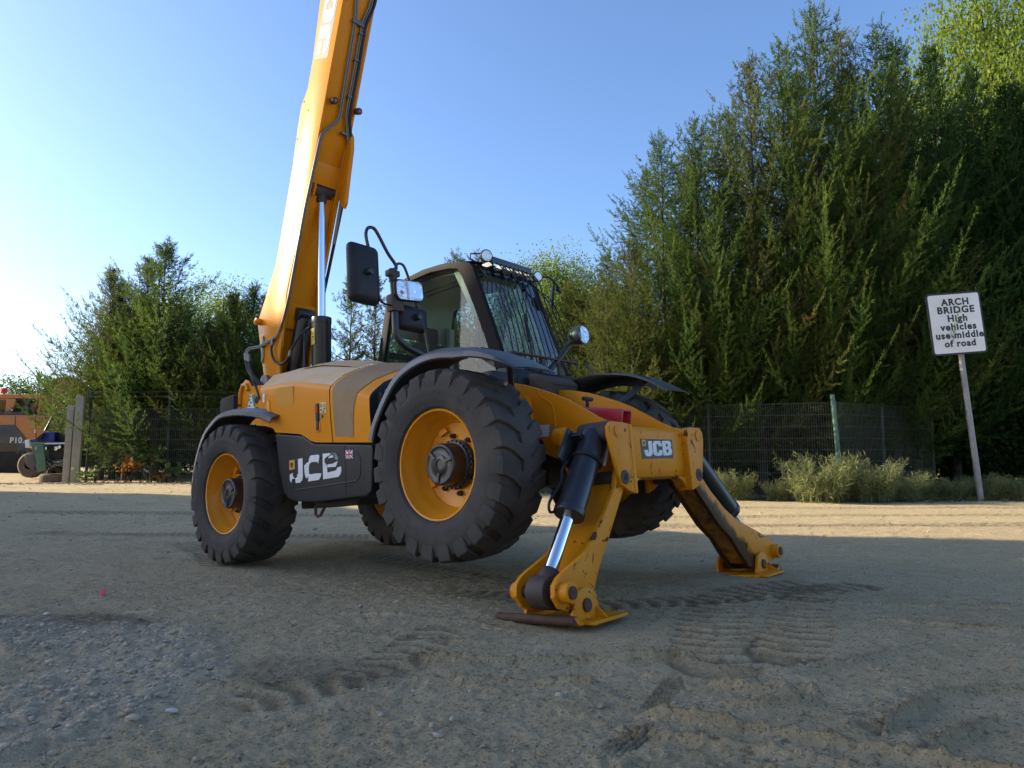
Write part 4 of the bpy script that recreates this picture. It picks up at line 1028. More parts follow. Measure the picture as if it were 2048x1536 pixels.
mb = MB(); mb.tube([c + d * .003, c + d * .016], [.080, .065], 24); mb.done('lens', 'lens', hl)
mb = MB(); mb.box(c.x + .004, c.x + .0045, c.y - .075, c.y - .055, c.z - .05, c.z + .05); mb.done('lamp_divider', 'black_plastic', hl)

# ---- right mirror tree
mb = MB(); mb.tube(smooth_corners([(2.2, -.928, 2.06), (2.2, -.916, 1.84), (2.2, -.924, 1.60), (2.2, -.86, 1.53), (2.2, -.45, 1.42)], .08), .026, 12); post = mb.done('mirror_post', 'black_paint', TH)
mb = MB(); mb.box(2.16, 2.24, -.965, -.865, 1.775, 1.90); mb.done('post_clamp', 'dark_cast', post, bevel=.006)
mb = MB(); mb.box(2.17, 2.23, -.975, -.88, 2.04, 2.085); mb.done('post_clamp', 'dark_cast', post, bevel=.006)
mb = MB(); mb.cyl((2.2, -.925, 2.0), (2.2, -.925, 2.10), .032, n=12); mb.done('post_cap', 'dark_cast', post, bevel=.006)
mb = MB(); mb.tube(smooth_pts([(2.21, -1.098, 2.06), (2.21, -1.125, 2.15), (2.2, -1.148, 2.25), (2.2, -1.156, 2.32), (2.2, -1.132, 2.367), (2.2, -1.085, 2.375), (2.2, -1.045, 2.335), (2.2, -.965, 2.215), (2.2, -.896, 2.14), (2.2, -.895, 2.10), (2.2, -.915, 2.08)], 4), .0125, 8); mb.done('mirror_loop', 'black_paint', post)
mb = MB(); mb.tube(smooth_corners([(2.215, -1.098, 2.055), (2.215, -1.070, 1.845), (2.21, -1.03, 1.812), (2.2, -.93, 1.82)], .03), .008, 8); mb.done('mirror_rod', 'black_paint', post)
mb = MB(); mb.tube(smooth_pts([(2.2, -.905, 2.10), (2.2, -.883, 2.143), (2.2, -.85, 2.158), (2.2, -.815, 2.145), (2.2, -.783, 2.08), (2.2, -.765, 2.02), (2.2, -.718, 1.872), (2.2, -.669, 1.783), (2.2, -.629, 1.633), (2.2, -.60, 1.46)], 4), .010, 8); mb.done('mirror_rod', 'black_paint', post)
def rounded_rect(w, h, r, n=5):
    pts = []
    for cx, cy, a0 in ((w / 2 - r, h / 2 - r, 0), (-w / 2 + r, h / 2 - r, 90), (-w / 2 + r, -h / 2 + r, 180), (w / 2 - r, -h / 2 + r, 270)):
        for k in range(n + 1): a = R(a0 + 90 * k / n); pts.append((cx + r * math.cos(a), cy + r * math.sin(a)))
    return pts
def mirror(name, c, w, h, yaw, tilt, depth=.055):
    mb = MB(); base = rounded_rect(w, h, .045)
    rings = [[mb.v((x, p * k, q * k)) for p, q in base] for x, k in ((-.012, .97), (-.004, 1), (.010, 1), (.034, .95), (depth, .74), (depth + .004, .3))]
    for A, B in zip(rings, rings[1:]):
        for k in range(len(A)): mb.face([A[k], A[(k + 1) % len(A)], B[(k + 1) % len(A)], B[k]])
    mb.face(rings[0][::-1]); mb.face(rings[-1])
    me = mb.mesh(name, angle=50); me.materials.append(M['black_plastic']); o = link(name, me, TH)
    o.location = c; o.rotation_euler = (0, tilt, yaw)
    mb = MB(); pp = rounded_rect(w * .92, h * .94, .04); mb.poly([(-.0125, p, q) for p, q in pp]); mb.done('mirror_glass', 'chrome', o, smooth=False)
    mb = MB(); mb.cyl((depth - .01, 0, 0), (depth + .05, 0, 0), .028, .022, n=14).cyl((depth + .045, -.012, .01), (depth + .053, -.012, .01), .008, n=8); mb.done('mirror_knuckle', 'black_paint', o, bevel=.004)
    return o
mirror('mirror', (2.17, -1.178, 2.015), .262, .440, R(2), 0)
mirror('mirror', (2.155, -.735, 1.757), .285, .195, R(2), 0).scale = (1, 1, 1)
# right headlamp
mb = MB(); base = rounded_rect(.258, .160, .045, 6)
rings = []
for x, k in ((-.10, .45), (-.07, .80), (-.02, 1.0), (.0, 1.0), (.004, .97)):
    rings.append([mb.v((x, p * k + (.02 * (1 - k)), q * k)) for p, q in base])
for A, B in zip(rings, rings[1:]):
    for k in range(len(A)): mb.face([A[k], A[(k + 1) % len(A)], B[(k + 1) % len(A)], B[k]])
mb.face(rings[0][::-1]); mb.face(rings[-1])
me = mb.mesh('headlamp', angle=50); me.materials.append(M['black_plastic']); hl = link('headlamp', me, TH)
hl.location = (2.262, -.825, 1.936); hl.rotation_euler = (R(4), 0, R(-3))
mb = MB(); mb.poly([(.0050, p, q) for p, q in rounded_rect(.238, .142, .04, 6)]); mb.done('reflector', 'reflector', hl, smooth=False)
mb = MB(); mb.lathe([(.058, .006), (.040, .0056), (.015, .0054)], 20, (0, .045, 0), 'x'); mb.done('lamp_bowl', 'chrome', hl)
mb = MB(); mb.box(.0055, .010, -.028, -.012, -.066, .066); mb.done('lamp_divider', 'white_print', hl, bevel=.003)
mb = MB(); mb.tube([(.0055, -.075, -.02), (.0105, -.075, -.02)], [.016, .012], 12); mb.done('indicator_bulb', 'amber', hl)
mb = MB(); bs = rounded_rect(.244, .148, .042, 6); rr = [[mb.v((x, p * k, q * k)) for p, q in bs] for x, k in ((.006, 1), (.016, .97), (.022, .85), (.024, .4))]
for A, B in zip(rr, rr[1:]):
    for k in range(len(A)): mb.face([A[k], A[(k + 1) % len(A)], B[(k + 1) % len(A)], B[k]])
mb.face(rr[-1]); mb.done('lens', 'lens', hl, angle=60)

# ---- red hitch channel and knob between the rails
mb = MB(); c = [Vector((2.9, 0, 1.02)), Vector((3.50, 0, .905))]; d = (c[1] - c[0]).normalized(); n_ = Vector((-d.z, 0, d.x))
prof = [(-.062, -.09), (-.062, .0), (-.048, .014), (.048, .014), (.062, 0), (.062, -.09), (.048, -.09), (.048, -.006), (.040, .0), (-.040, .0), (-.048, -.006), (-.048, -.09)]
A = [mb.v(c[0] + n_ * h + Vector((0, y, 0))) for y, h in prof]; B = [mb.v(c[1] + n_ * h + Vector((0, y, 0))) for y, h in prof]
for k in range(len(A)): mb.face([A[k], A[(k + 1) % 12], B[(k + 1) % 12], B[k]])
mb.face(A); mb.face(B[::-1]); mb.done('red_channel', 'red', TH, bevel=.003)
mb = MB(); mb.cyl((3.16, .02, .98), (3.165, .02, 1.035), .014, n=10).tube([(3.165, -.03, 1.045), (3.165, .075, 1.045)], .016, 10); mb.done('tee_knob', 'black_plastic', TH, bevel=.003)

# ---- stabiliser headstock
mb = MB()
mb.prism('y', [(3.375, .765), (3.645, .775), (3.677, .768), (3.7, .742), (3.7, .50), (3.68, .445), (3.625, .43), (3.375, .45)], -.37, .37)
box = mb.done('stabiliser_headstock', 'worn_yellow', TH, bevel=.010)
for s in (-1, 1):
    q = MB(); q.prism('x', [(s * .37, .44), (s * .24, .44), (s * .30, .415), (s * .335, .372), (s * .37, .36)], 3.625, 3.699); q.done('lower_corner', 'worn_yellow', box)
    pl = [(.375, .345), (.455, .368), (.515, .40), (.548, .47), (.612, .69), (.612, .752), (.575, .782), (.45, .782), (.375, .775)]
    for x0, x1 in ((3.708, 3.734), (3.355, 3.385)):
        q = MB(); q.prism('x', [(s * y, z) for y, z in pl], x0, x1); o = q.done('pivot_plate', 'worn_yellow', box, bevel=.006)
    q = MB(); q.box(3.635, 3.74, min(s * .352, s * .385), max(s * .352, s * .385), .345, .772); q.done('plate_flange', 'worn_yellow', box, bevel=.010, seg=3)
    q = MB(); q.cyl((3.345, s * .522, .722), (3.737, s * .522, .722), .040, n=20); q.cyl((3.737, s * .522, .722), (3.743, s * .522, .722), .034, n=20); q.done('upper_pin', 'worn_yellow', box, bevel=.002)
    q = MB(); q.cyl((3.345, s * .482, .446), (3.74, s * .482, .446), .044, n=20); p_ = q.done('lower_pin', 'dark_cast', box, bevel=.003)
    q = MB(); q.cyl((3.74, s * .482, .446), (3.7415, s * .482, .446), .020, n=14); q.done('pin_hole', 'black_void', box)
    q = MB(); q.cyl((3.285, s * .53, .735), (3.355, s * .53, .735), .062, n=20); q.done('pin_collar', 'yellow', box, bevel=.004)
mb = MB(); mb.prism('x', [(-.208, .560), (.200, .566), (.206, .692), (-.208, .688)], 3.699, 3.7025); dec = mb.done('letter_plate', 'decal_black', box, smooth=False)
for p_ in jcb_letters(.372, .098, .05):
    q = MB(); q.prism('x', [(-.174 + x * .96, .575 + y + .010 * (x / .37)) for x, y in p_], 3.702, 3.7045); q.done('letter', 'worn_print', box, smooth=False)
q = MB(); q.prism('x', [(-.196, .642), (-.148, .643), (-.148, .682), (-.196, .681)], 3.702, 3.7047); q.done('emblem_plate', 'decal_orange', box, smooth=False)
q = MB(); q.prism('x', [(-.185, .668), (-.162, .672), (-.158, .66), (-.168, .655), (-.162, .650), (-.178, .650)], 3.7045, 3.7053); q.done('emblem', 'hazard_black', box, smooth=False)

# ---- the two stabiliser legs
def leg(name, s, outl, webl, boss, foot, cyl, pad, pmat_):
    mb = MB(); mb.prism('x', outl, 3.675, 3.705); root = mb.done(name, pmat_[0], TH, bevel=.004)
    xr = 3.42 if s < 0 else 3.52
    mb = MB(); mb.prism('x', outl, xr, xr + .025); mb.done('rear_plate', pmat_[0], root, bevel=.004)
    mb = MB(); mb.prism('x', webl, xr + .026, 3.674); mb.done('leg_web', pmat_[1], root, bevel=.004)
    by, bz = boss
    for xa, xb in ((3.70, 3.765), (3.38, 3.42)):
        mb = MB(); mb.cyl((xa, by, bz), (xb, by, bz), .054, n=22); mb.done('pin_boss', 'worn_yellow', root, bevel=.005)
    mb = MB(); mb.cyl((3.35, by, bz), (3.775, by, bz), .034, n=18); mb.done('leg_pin', 'rust', root, bevel=.002)
    # cylinder
    a, b = Vector((3.575, cyl[0], cyl[1])), Vector((3.575, by, bz)); d = (b - a).normalized(); Ln = (b - a).length
    e = a + d * (Ln * cyl[2])
    mb = MB(); mb.tube([a - d * .02, a + d * .015, a + d * .03, e - d * .05, e - d * .045, e - d * .005, e], [.055, .082, .084, .084, .092, .092, .085], 26)
    c_ = mb.done('stabiliser_cylinder', 'black_paint', root, bevel=.003)
    mb = MB(); mb.cyl(e, b - d * .06, .040, n=22); mb.done('piston_rod', 'chrome', c_)
    mb = MB(); mb.cyl(b - d * .13, b - d * .05, .052, .062, n=20).cyl((3.515, by, bz), (3.635, by, bz), .088, n=26); mb.done('rod_eye', 'dark_cast', c_, bevel=.008)
    mb = MB(); mb.cyl((3.48, a.y, a.z), (3.70, a.y, a.z), .068, n=22); mb.done('upper_eye', 'dark_cast', c_, bevel=.006)
    n1 = Vector((0, -d.z, d.y)) * s * -1
    o1 = n1 if n1.y * s > 0 else -n1
    mb = MB(); mid = a + d * .21
    u_, w_ = frame_from(d)
    ring = [mid + (Vector((1, 0, 0)) * math.cos(t) + o1 * math.sin(t)) * .090 for t in np.linspace(0, 2 * PI, 25)[:-1]]
    mb.tube(ring, .010, 6, closed=True); mb.done('hose_clamp', 'black_plastic', c_)
    # valve plate and hose behind the cylinder
    pc = a + d * .17 + o1 * .07 + Vector((-.06, 0, 0))
    Mx = Matrix(((1, 0, 0, pc.x), (0, d.y, o1.y, pc.y), (0, d.z, o1.z, pc.z), (0, 0, 0, 1)))
    mb = MB(); mb.box(-.035, -.015, -.11, .11, -.04, .085, Mx).box(-.06, .06, -.09, -.06, -.02, .06, Mx); mb.done('valve_block', 'black_paint', c_, bevel=.006)
    mb = MB(); mb.tube(smooth_pts([pc + d * .10 + o1 * .02, pc + d * .17 + o1 * .04, pc + d * .24 + o1 * .015, pc + d * .40 + o1 * .05, pc + d * .45 + o1 * .02, pc + d * .42 - o1 * .02], 4), .009, 6); mb.done('supply_hose', 'black_plastic', c_)
    q0 = a + Vector((.10, 0, -.03)) - o1 * .03
    mb = MB(); mb.tube([q0, q0 + d * .05, q0 + d * .055, q0 + d * .11, q0 + d * .115, q0 + d * .2], [.011, .011, .015, .015, .011, .011], 10); mb.done('hose_fitting', 'steel', c_)
    # foot pad
    x0, x1, y0, y1, z0 = pad
    fo = 1 if s > 0 else -1                                         # outer edge direction
    yo, yi = (y1, y0) if s > 0 else (y0, y1)
    mb = MB(); t = .018
    prof = [(yi, z0), (yi + .02 * fo, z0 - .0), (yo - .05 * fo, z0), (yo - .02 * fo, z0 + .012), (yo, z0 + .045), (yo - .012 * fo, z0 + .052), (yo - .035 * fo, z0 + .028), (yo - .055 * fo, z0 + t), (yi, z0 + t)]
    mb.prism('x', prof, x0, x1 - .06); 
    mb.prism('x', [(yi + .03 * fo, z0), (yo - .08 * fo, z0), (yo - .08 * fo, z0 + t), (yi + .03 * fo, z0 + t)], x1 - .0605, x1 + .0)
    pad_ = mb.done('foot_pad', 'leg_yellow', root, bevel=.005)
    mb = MB(); pr2 = [(y, z + .002) for y, z in prof[2:6]] ; 
    mb.tube([(x0 + .003, yo - .008 * fo, z0 + .030), (x1 - .065, yo - .008 * fo, z0 + .030)], .026, 12); mb.done('rolled_edge', 'rust', pad_)
    fy, fz = foot
    for xa, xb in ((3.712, 3.735), (3.395, 3.415)):
        mb = MB(); pts = [(fy - .13, z0 + t)] + [(fy + .110 * math.cos(k), fz + .092 * math.sin(k)) for k in np.linspace(PI * .95, .25, 9)] + [(fy + .115, z0 + t)]
        mb.prism('x', pts, xa, xb); mb.done('pad_lug', 'leg_yellow', pad_, bevel=.004)
    mb = MB(); mb.cyl((3.36, fy, fz), (3.748, fy, fz), .036, n=18); mb.done('foot_pin', 'rust', pad_, bevel=.004)
    mb = MB(); mb.prism('y', [(3.735, z0 + t), (3.80, z0 + t), (3.735, z0 + .075)], fy + .085, fy + .098); mb.done('lug_gusset', 'leg_yellow', pad_)
    return root
near_out = [(-.43, .50), (-.40, .42), (-.464, .375), (-.675, .097), (-.80, -.06), (-.86, -.16), (-.90, -.235), (-1.0, -.265), (-1.10, -.245), (-1.17, -.215), (-1.215, -.155), (-1.205, -.095), (-1.165, -.06), (-1.10, -.03), (-.96, .022), (-.88, .06), (-.829, .105), (-.662, .268), (-.56, .385), (-.52, .49), (-.475, .515)]
near_web = [(-.46, .47), (-.445, .41), (-.50, .34), (-.69, .09), (-.82, -.07), (-.90, -.19), (-.99, -.22), (-1.02, -.12), (-.96, -.04), (-.84, .07), (-.66, .24), (-.54, .38)]
leg('stabiliser_leg', -1, near_out, near_web, (-1.140, -.138), (-.985, -.222), (-.522, .728, .56), (3.22, 3.825, -1.135, -.70, -.312), ('leg_yellow', 'leg_yellow'))
far_out = [(.43, .50), (.40, .42), (.46, .36), (.57, .26), (.77, .08), (.95, -.03), (1.08, -.16), (1.20, -.26), (1.30, -.29), (1.45, -.30), (1.60, -.262), (1.70, -.262), (1.755, -.20), (1.745, -.145), (1.68, -.10), (1.40, .0), (1.20, .06), (1.065, .105), (.886, .195), (.70, .325), (.58, .43), (.52, .50), (.475, .515)]
far_web = [(.46, .46), (.44, .39), (.60, .255), (.785, .09), (.965, -.025), (1.095, -.15), (1.22, -.24), (1.36, -.23), (1.38, -.12), (1.24, -.01), (1.04, .07), (.86, .165), (.68, .29), (.54, .42)]
lf = leg('stabiliser_leg', 1, far_out, far_web, (1.690, -.190), (1.392, -.262), (.522, .728, .62), (3.28, 3.86, 1.13, 1.56, -.335), ('leg_part_greasy', 'leg_greasy'))
lf['label'] = 'stabiliser leg smeared with dark grease on its inner face'
# ================================================================== trees
def rot_about(v, axis, ang):
    c, s = math.cos(ang), math.sin(ang); return v * c + axis.cross(v) * s + axis * (axis.dot(v)) * (1 - c)
def blades(C, D, L, Wd, rng, flat=.5):
    """elongated diamond blades: centres C (n,3), directions D (n,3), lengths L, widths Wd"""
    n = len(C)
    rnd = rng.normal(size=(n, 3)); 
    S = np.cross(D, rnd); S /= np.linalg.norm(S, axis=1, keepdims=True) + 1e-9
    p0 = C; p2 = C + D * L[:, None]
    mid = C + D * (L * .42)[:, None]
    p1, p3 = mid + S * (Wd * .5)[:, None], mid - S * (Wd * .5)[:, None]
    V = np.stack([p0, p1, p2, p3], 1).reshape(-1, 3)
    F = np.arange(n * 4).reshape(n, 4)
    return V, F
def conifer_mesh(seed, H, rad, nb, lift=(.35, .9), prof=None, blade=(.085, .0125), mat='conifer', base=.06, var=(.5, 1.3), dens=2.4, droop=.10, ntop=3):
    """trunk, upcurving limbs, side shoots on each limb and narrow scale-leaf blades along each shoot"""
    rng = np.random.default_rng(seed)
    C, D, L, T = [], [], [], []
    wood = MB()
    def shoot(p, d, ln, tone, step=.022):
        m = max(3, int(ln / step * dens)); t = (np.arange(m) + rng.random(m)) / m
        bend = np.array([0, 0, .14 * ln]) * (t ** 2)[:, None]
        pos = p + d * (t * ln)[:, None] + bend + rng.normal(size=(m, 3)) * .012
        dd = d + np.array([0, 0, .12]) + rng.normal(size=(m, 3)) * .30
        dd /= np.linalg.norm(dd, axis=1, keepdims=True)
        C.append(pos); D.append(dd); L.append(blade[0] * rng.uniform(.55, 1.2, m) * (1.15 - .5 * t)); T.append(np.clip(tone + .22 * t + rng.normal(size=m) * .07, 0, .65))
    for i in range(nb):
        u = base + (1 - base) * (i + rng.random()) / nb
        h = u * H
        rr = max(.12, rad * prof(u) * rng.uniform(*var))
        az = i * 2.39996 + rng.uniform(-.6, .6)
        el = rng.uniform(*lift) * (.75 + .6 * u)
        d = np.array([math.cos(az) * math.cos(el), math.sin(az) * math.cos(el), math.sin(el)])
        up = rng.uniform(.06, .36)
        m = max(4, int(rr / .13)); t = np.linspace(.12, 1, m)
        pts = np.stack([d[0] * t * rr, d[1] * t * rr, h + d[2] * t * rr + up * rr * t ** 2 - droop * rr * np.sin(PI * t) * (1 - u)], 1)
        tan = np.gradient(pts, axis=0); tan /= np.linalg.norm(tan, axis=1, keepdims=True)
        if rr > .45 and rng.random() < .25:
            k = np.linspace(0, m - 1, 4).astype(int)
            wood.tube([(0, 0, h)] + [tuple(pts[j]) for j in k[1:]], [.014 + .010 * rr, .011 + .006 * rr, .008, .003], 4, cap=False)
        tone = rng.uniform(0, .40) ** 1.3
        for j in range(m):
            sd = np.cross(tan[j], rng.normal(size=3)); sd /= np.linalg.norm(sd)
            for sg in (-1, 1):
                dd = tan[j] * .75 + sd * sg * rng.uniform(.55, .95) + np.array([0, 0, .08]); dd /= np.linalg.norm(dd)
                shoot(pts[j], dd, (.09 + .25 * rr * (1 - .8 * t[j])) * rng.uniform(.6, 1.2), tone + .1 * t[j])
        shoot(pts[-1], tan[-1], .10 + .22 * rr, tone + .15)
    for q_ in range(ntop):                                     # thin nodding leaders
        a = rng.random() * 6.28; o = np.array([math.cos(a), math.sin(a), 0]) * (.0 if q_ == 0 else rng.uniform(.12, .35) * rad * .5)
        z0 = H * (.93 if q_ == 0 else rng.uniform(.84, .91)); ln = H * rng.uniform(.09, .13)
        for k in range(int(34 * ln / .9)):
            t = rng.random(); az = rng.random() * 6.28; e = .55 + .4 * t
            dd = np.array([math.cos(az) * math.cos(e), math.sin(az) * math.cos(e), math.sin(e)])
            shoot(o + np.array([.06 * t * t, .04 * t * t, z0 + ln * t]), dd, .17 * (1.15 - t), .25, .05)
        wood.tube([tuple(o * .6 + np.array([0, 0, z0 - .3])), tuple(o + np.array([.06, .04, z0 + ln]))], [.012, .003], 4, cap=False)
    C, D, L, T = map(np.concatenate, (C, D, L, T))
    Wd = blade[1] * rng.uniform(.6, 1.35, len(L))
    V, F = blades(C, D, L, Wd, rng)
    crown = np_mesh('crown', V, F, mat, tone=np.repeat(T, 4))
    wood.tube([(0, 0, -.3), (0, 0, H * .3), (.02, .01, H * .65), (0, 0, H * .98)], [.05 + .009 * H, .03 + .006 * H, .012 + .002 * H, .004], 8)
    trunk = wood.mesh('trunk', angle=60); trunk.materials.append(M['bark'])
    return crown, trunk
tall = lambda u: (1 - u) ** .72 * (.55 + .45 * min(1, u / .18)) + .05
wide = lambda u: (1 - u) ** .95 * (.8 + .2 * min(1, u / .1)) + .03
bushy = lambda u: max(0.05, (1 - u ** 2.2)) * (.7 + .3 * min(1, u / .2))
CON = {
 'tall_a': conifer_mesh(1, 9.0, 2.25, 185, prof=tall, lift=(.05, .65), var=(.5, 1.4), dens=2.9),
 'tall_b': conifer_mesh(2, 9.0, 2.1, 185, prof=tall, mat='conifer_olive', lift=(.05, .7), var=(.5, 1.4), dens=2.9),
 'tall_c': conifer_mesh(3, 9.0, 2.3, 185, prof=tall, lift=(.15, .8), var=(.5, 1.4), dens=2.9),
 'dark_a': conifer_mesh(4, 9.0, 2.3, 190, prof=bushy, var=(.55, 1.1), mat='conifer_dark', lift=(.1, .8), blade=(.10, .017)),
 'wide_a': conifer_mesh(5, 5.0, 2.2, 190, prof=wide, lift=(.10, .55), var=(.45, 1.35), droop=.2, base=.16),
 'wide_b': conifer_mesh(6, 5.0, 1.8, 180, prof=wide, mat='conifer_olive', lift=(.10, .65), var=(.45, 1.35), base=.28),
 'thin_a': conifer_mesh(7, 5.0, 1.15, 95, prof=tall, mat='conifer_olive', lift=(.1, .8), var=(.3, 1.4), dens=2.9),
}
def plant_conifer(kind, px, py, Y, label, group, wide_=1.0, rz=0., name='conifer_tree', lean=0.):
    """a tree whose top is seen at pixel (px, py) when it stands at depth Y"""
    p = at(px, py, Y=Y); z0 = gz(p.x, p.y); H0 = 9.0 if kind[:4] in ('tall', 'dark') else 5.0
    crown, trunk = CON[kind]
    s = (p.z - z0) / (H0 * 1.04)
    t = empty(name, (p.x, p.y, z0), rz, label, 'tree', group)
    t.scale = (s ** .5 * wide_, s ** .5 * wide_, s)
    t.rotation_euler = (0, lean, rz)
    link('crown', crown, t); link('trunk', trunk, t)
    return t
g_r, g_l = 'conifers behind the right hand fence', 'conifers behind the left hand fence'
same = 'tall dense cypress standing in the row behind the right hand fence'
ORDS = ['first', 'second', 'third', 'fourth', 'fifth', 'sixth', 'seventh', 'eighth', 'ninth', 'tenth', 'eleventh', 'twelfth']
# front row on the right, tops read from the photograph
spec = [('tall_b', 1212, 500, 17.4, .95), ('tall_b', 1262, 470, 16.6, 1.0), ('tall_a', 1322, 255, 17.6, 1.0), ('tall_c', 1388, 225, 17.2, .95), ('tall_a', 1432, 215, 17.8, 1.0),
        ('tall_b', 1496, 100, 17.2, 1.0), ('tall_a', 1560, 75, 17.8, 1.0), ('tall_c', 1622, 0, 17.3, 1.05), ('tall_b', 1672, 40, 18.0, 1.0), ('tall_a', 1745, 40, 17.6, 1.1),
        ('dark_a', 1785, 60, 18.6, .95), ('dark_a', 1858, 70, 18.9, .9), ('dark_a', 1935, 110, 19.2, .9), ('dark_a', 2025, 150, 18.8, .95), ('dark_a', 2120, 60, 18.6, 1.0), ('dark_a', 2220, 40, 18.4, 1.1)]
labs = ['low cypress just right of the cab with rusty twigs', 'short olive cypress right of the far headlamp', 'slender cypress with its tip highest left of the row', 'bright green narrow cypress second in the rising row',
        'cypress with a feathery tip third in the rising row', 'cypress with thin drooping leader above the brown patch', 'cypress left of the tallest tree in the row', 'tallest cypress of the row reaching the top edge of the picture',
        'olive cypress right of the tallest tree', 'broad cypress in front of the dark hedge trees'] + ['dark hedge tree behind the road sign, %s' % q for q in ('farthest left', 'second from the left', 'directly above the sign', 'just right of the sign', 'at the right edge of the picture', 'mostly beyond the right edge')]
for i, (k, px, py, Y, w_) in enumerate(spec):
    plant_conifer(k, px, py, Y, labs[i], g_r, w_, rz=i * 1.3)
# low skirts of the hedge at the fence, second row further back
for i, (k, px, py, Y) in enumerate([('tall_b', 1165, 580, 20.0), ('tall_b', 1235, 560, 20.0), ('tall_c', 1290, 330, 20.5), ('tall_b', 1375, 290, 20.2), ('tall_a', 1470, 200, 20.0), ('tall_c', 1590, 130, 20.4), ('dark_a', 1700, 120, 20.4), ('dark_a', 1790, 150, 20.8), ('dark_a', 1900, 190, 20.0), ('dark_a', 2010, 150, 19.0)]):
    plant_conifer(k, px, py, Y, 'cypress of the rear row behind the front conifers, %s from the left' % ORDS[i], 'second row of conifers', 1.15, rz=i * 2.1 + .4)
# brown dead twig patch
# left group
for i, (k, px, py, Y, w_, lab) in enumerate([('wide_a', 332, 478, 19.4, 1.25, 'tall wide spreading cypress left of the boom'), ('wide_b', 300, 508, 20.2, .9, 'slim cypress close behind the tall spreading one'), ('wide_b', 226, 530, 20.2, .95, 'leftmost spreading cypress with long low branches'),
                                        ('wide_b', 246, 560, 20.4, 1.0, 'cypress between the leftmost and the tall spreading one'), ('wide_a', 262, 690, 19.6, .95, 'low cypress reaching over the concrete posts'), ('wide_b', 420, 640, 19.2, 1.1, 'low cypress below the round yellow green tree'),
                                        ('wide_b', 470, 580, 19.8, .9, 'cypress just left of the boom foot'), ('wide_a', 508, 565, 19.6, .95, 'cypress standing partly behind the boom foot')]):
    plant_conifer(k, px, py, Y, lab, g_l, w_, rz=i * 1.7)
for i, (k, px, py, Y) in enumerate([('wide_a', 258, 610, 22.0), ('wide_a', 290, 590, 21.6), ('wide_a', 370, 600, 21.8), ('wide_a', 455, 640, 21.4), ('wide_a', 540, 620, 21.6)]):
    plant_conifer(k, px, py, Y, 'cypress of the rear row behind the left conifers, %s from the left' % ORDS[i], 'rear conifers on the left', 1.25, rz=i * 2.2 + .8)
for i, (px, py, lab) in enumerate([(640, 640, 'thin cypress behind the lift cylinder'), (705, 548, 'thin cypress with sky showing through left of the mirror'), (752, 545, 'thin cypress partly behind the tall mirror'), (800, 600, 'thin cypress behind the cab rear pillar'), (845, 620, 'thin cypress seen through the cab glass'),
                                   (912, 500, 'thin cypress peeping over the cab roof'), (958, 500, 'feathery cypress top beside the roof work lamp'), (1010, 560, 'thin cypress seen through the windscreen'), (1080, 600, 'thin cypress right behind the windscreen guard'), (1140, 560, 'thin cypress between cab and hedge')]):
    plant_conifer('thin_a', px, py, 19.6 + .5 * (i % 3), lab, 'thin conifers behind the machine', 1.1, rz=i * 2.3)

# ---- broad-leaved trees
def leafy_mesh(seed, H, rx, n_cl, per, leaf, mat, z0=.25):
    rng = np.random.default_rng(seed)
    wood = MB(); C = []; D = []; T = []
    wood.tube([(0, 0, -.3), (.05, 0, H * .35), (0, .05, H * .6)], [.03 * H, .022 * H, .012 * H], 8)
    for i in range(n_cl):
        v = rng.normal(size=3); v /= np.linalg.norm(v); rr = rng.uniform(.45, 1.) ** .6
        c = np.array([v[0] * rx * rr, v[1] * rx * rr, H * (z0 + (1 - z0) * .5) + v[2] * H * (1 - z0) * .5 * rr])
        s_ = rng.uniform(.10, .22) * rx
        k = int(per * rng.uniform(.6, 1.3))
        C.append(c + np.clip(rng.normal(size=(k, 3)), -1.5, 1.5) * s_ * np.array([1, 1, .8])); dd = rng.normal(size=(k, 3)) + v * .6 - np.array([0, 0, .3]); D.append(dd / np.linalg.norm(dd, axis=1, keepdims=True))
        T.append(np.clip(.22 + rng.normal() * .12 + rng.normal(size=k) * .08, 0, .6))
        if i % 6 == 0: wood.tube([(0, 0, H * rng.uniform(.2, .5)), tuple(c * np.array([.5, .5, .85])), tuple(c)], [.010 * H, .006 * H, .003 * H], 4, cap=False)
    C, D, T = map(np.concatenate, (C, D, T))
    L = leaf * rng.uniform(.7, 1.3, len(C)); V, F = blades(C, D, L, L * .62, rng)
    crown = np_mesh('crown', V, F, mat, tone=np.repeat(T, 4))
    trunk = wood.mesh('trunk', angle=60); trunk.materials.append(M['bark']); return crown, trunk
LEAFY = {'round': leafy_mesh(21, 6, 2.6, 340, 170, .065, 'yellow_leaf'), 'tall': leafy_mesh(22, 6, 2.0, 340, 190, .06, 'yellow_leaf'), 'shrub': leafy_mesh(23, 3, 1.4, 140, 100, .07, 'green_leaf', .05), 'under': leafy_mesh(24, 3, 1.5, 150, 110, .08, 'undergrowth', .02)}
def plant_leafy(kind, px, py, Y, label, cat='tree', wide_=1., rz=0., group=None):
    p = at(px, py, Y=Y); z0 = gz(p.x, p.y); H0 = {'round': 6, 'tall': 6, 'shrub': 3, 'under': 3}[kind]
    s = (p.z - z0) / H0
    t = empty('leafy_tree' if cat == 'tree' else 'leafy_shrub', (p.x, p.y, z0), rz, label, cat, group); t.scale = (s * wide_, s * wide_, s)
    c, tr = LEAFY[kind]; link('crown', c, t); link('trunk', tr, t); return t
plant_leafy('round', 445, 572, 27, 'rounded yellow green tree behind the conifers left of the boom', wide_=1.0)
plant_leafy('tall', 1110, 512, 25, 'bright yellow green tree right of the cab', wide_=.85, rz=1)
plant_leafy('tall', 1180, 560, 24, 'fresh green tree behind the far headlamp', wide_=.9, rz=2)
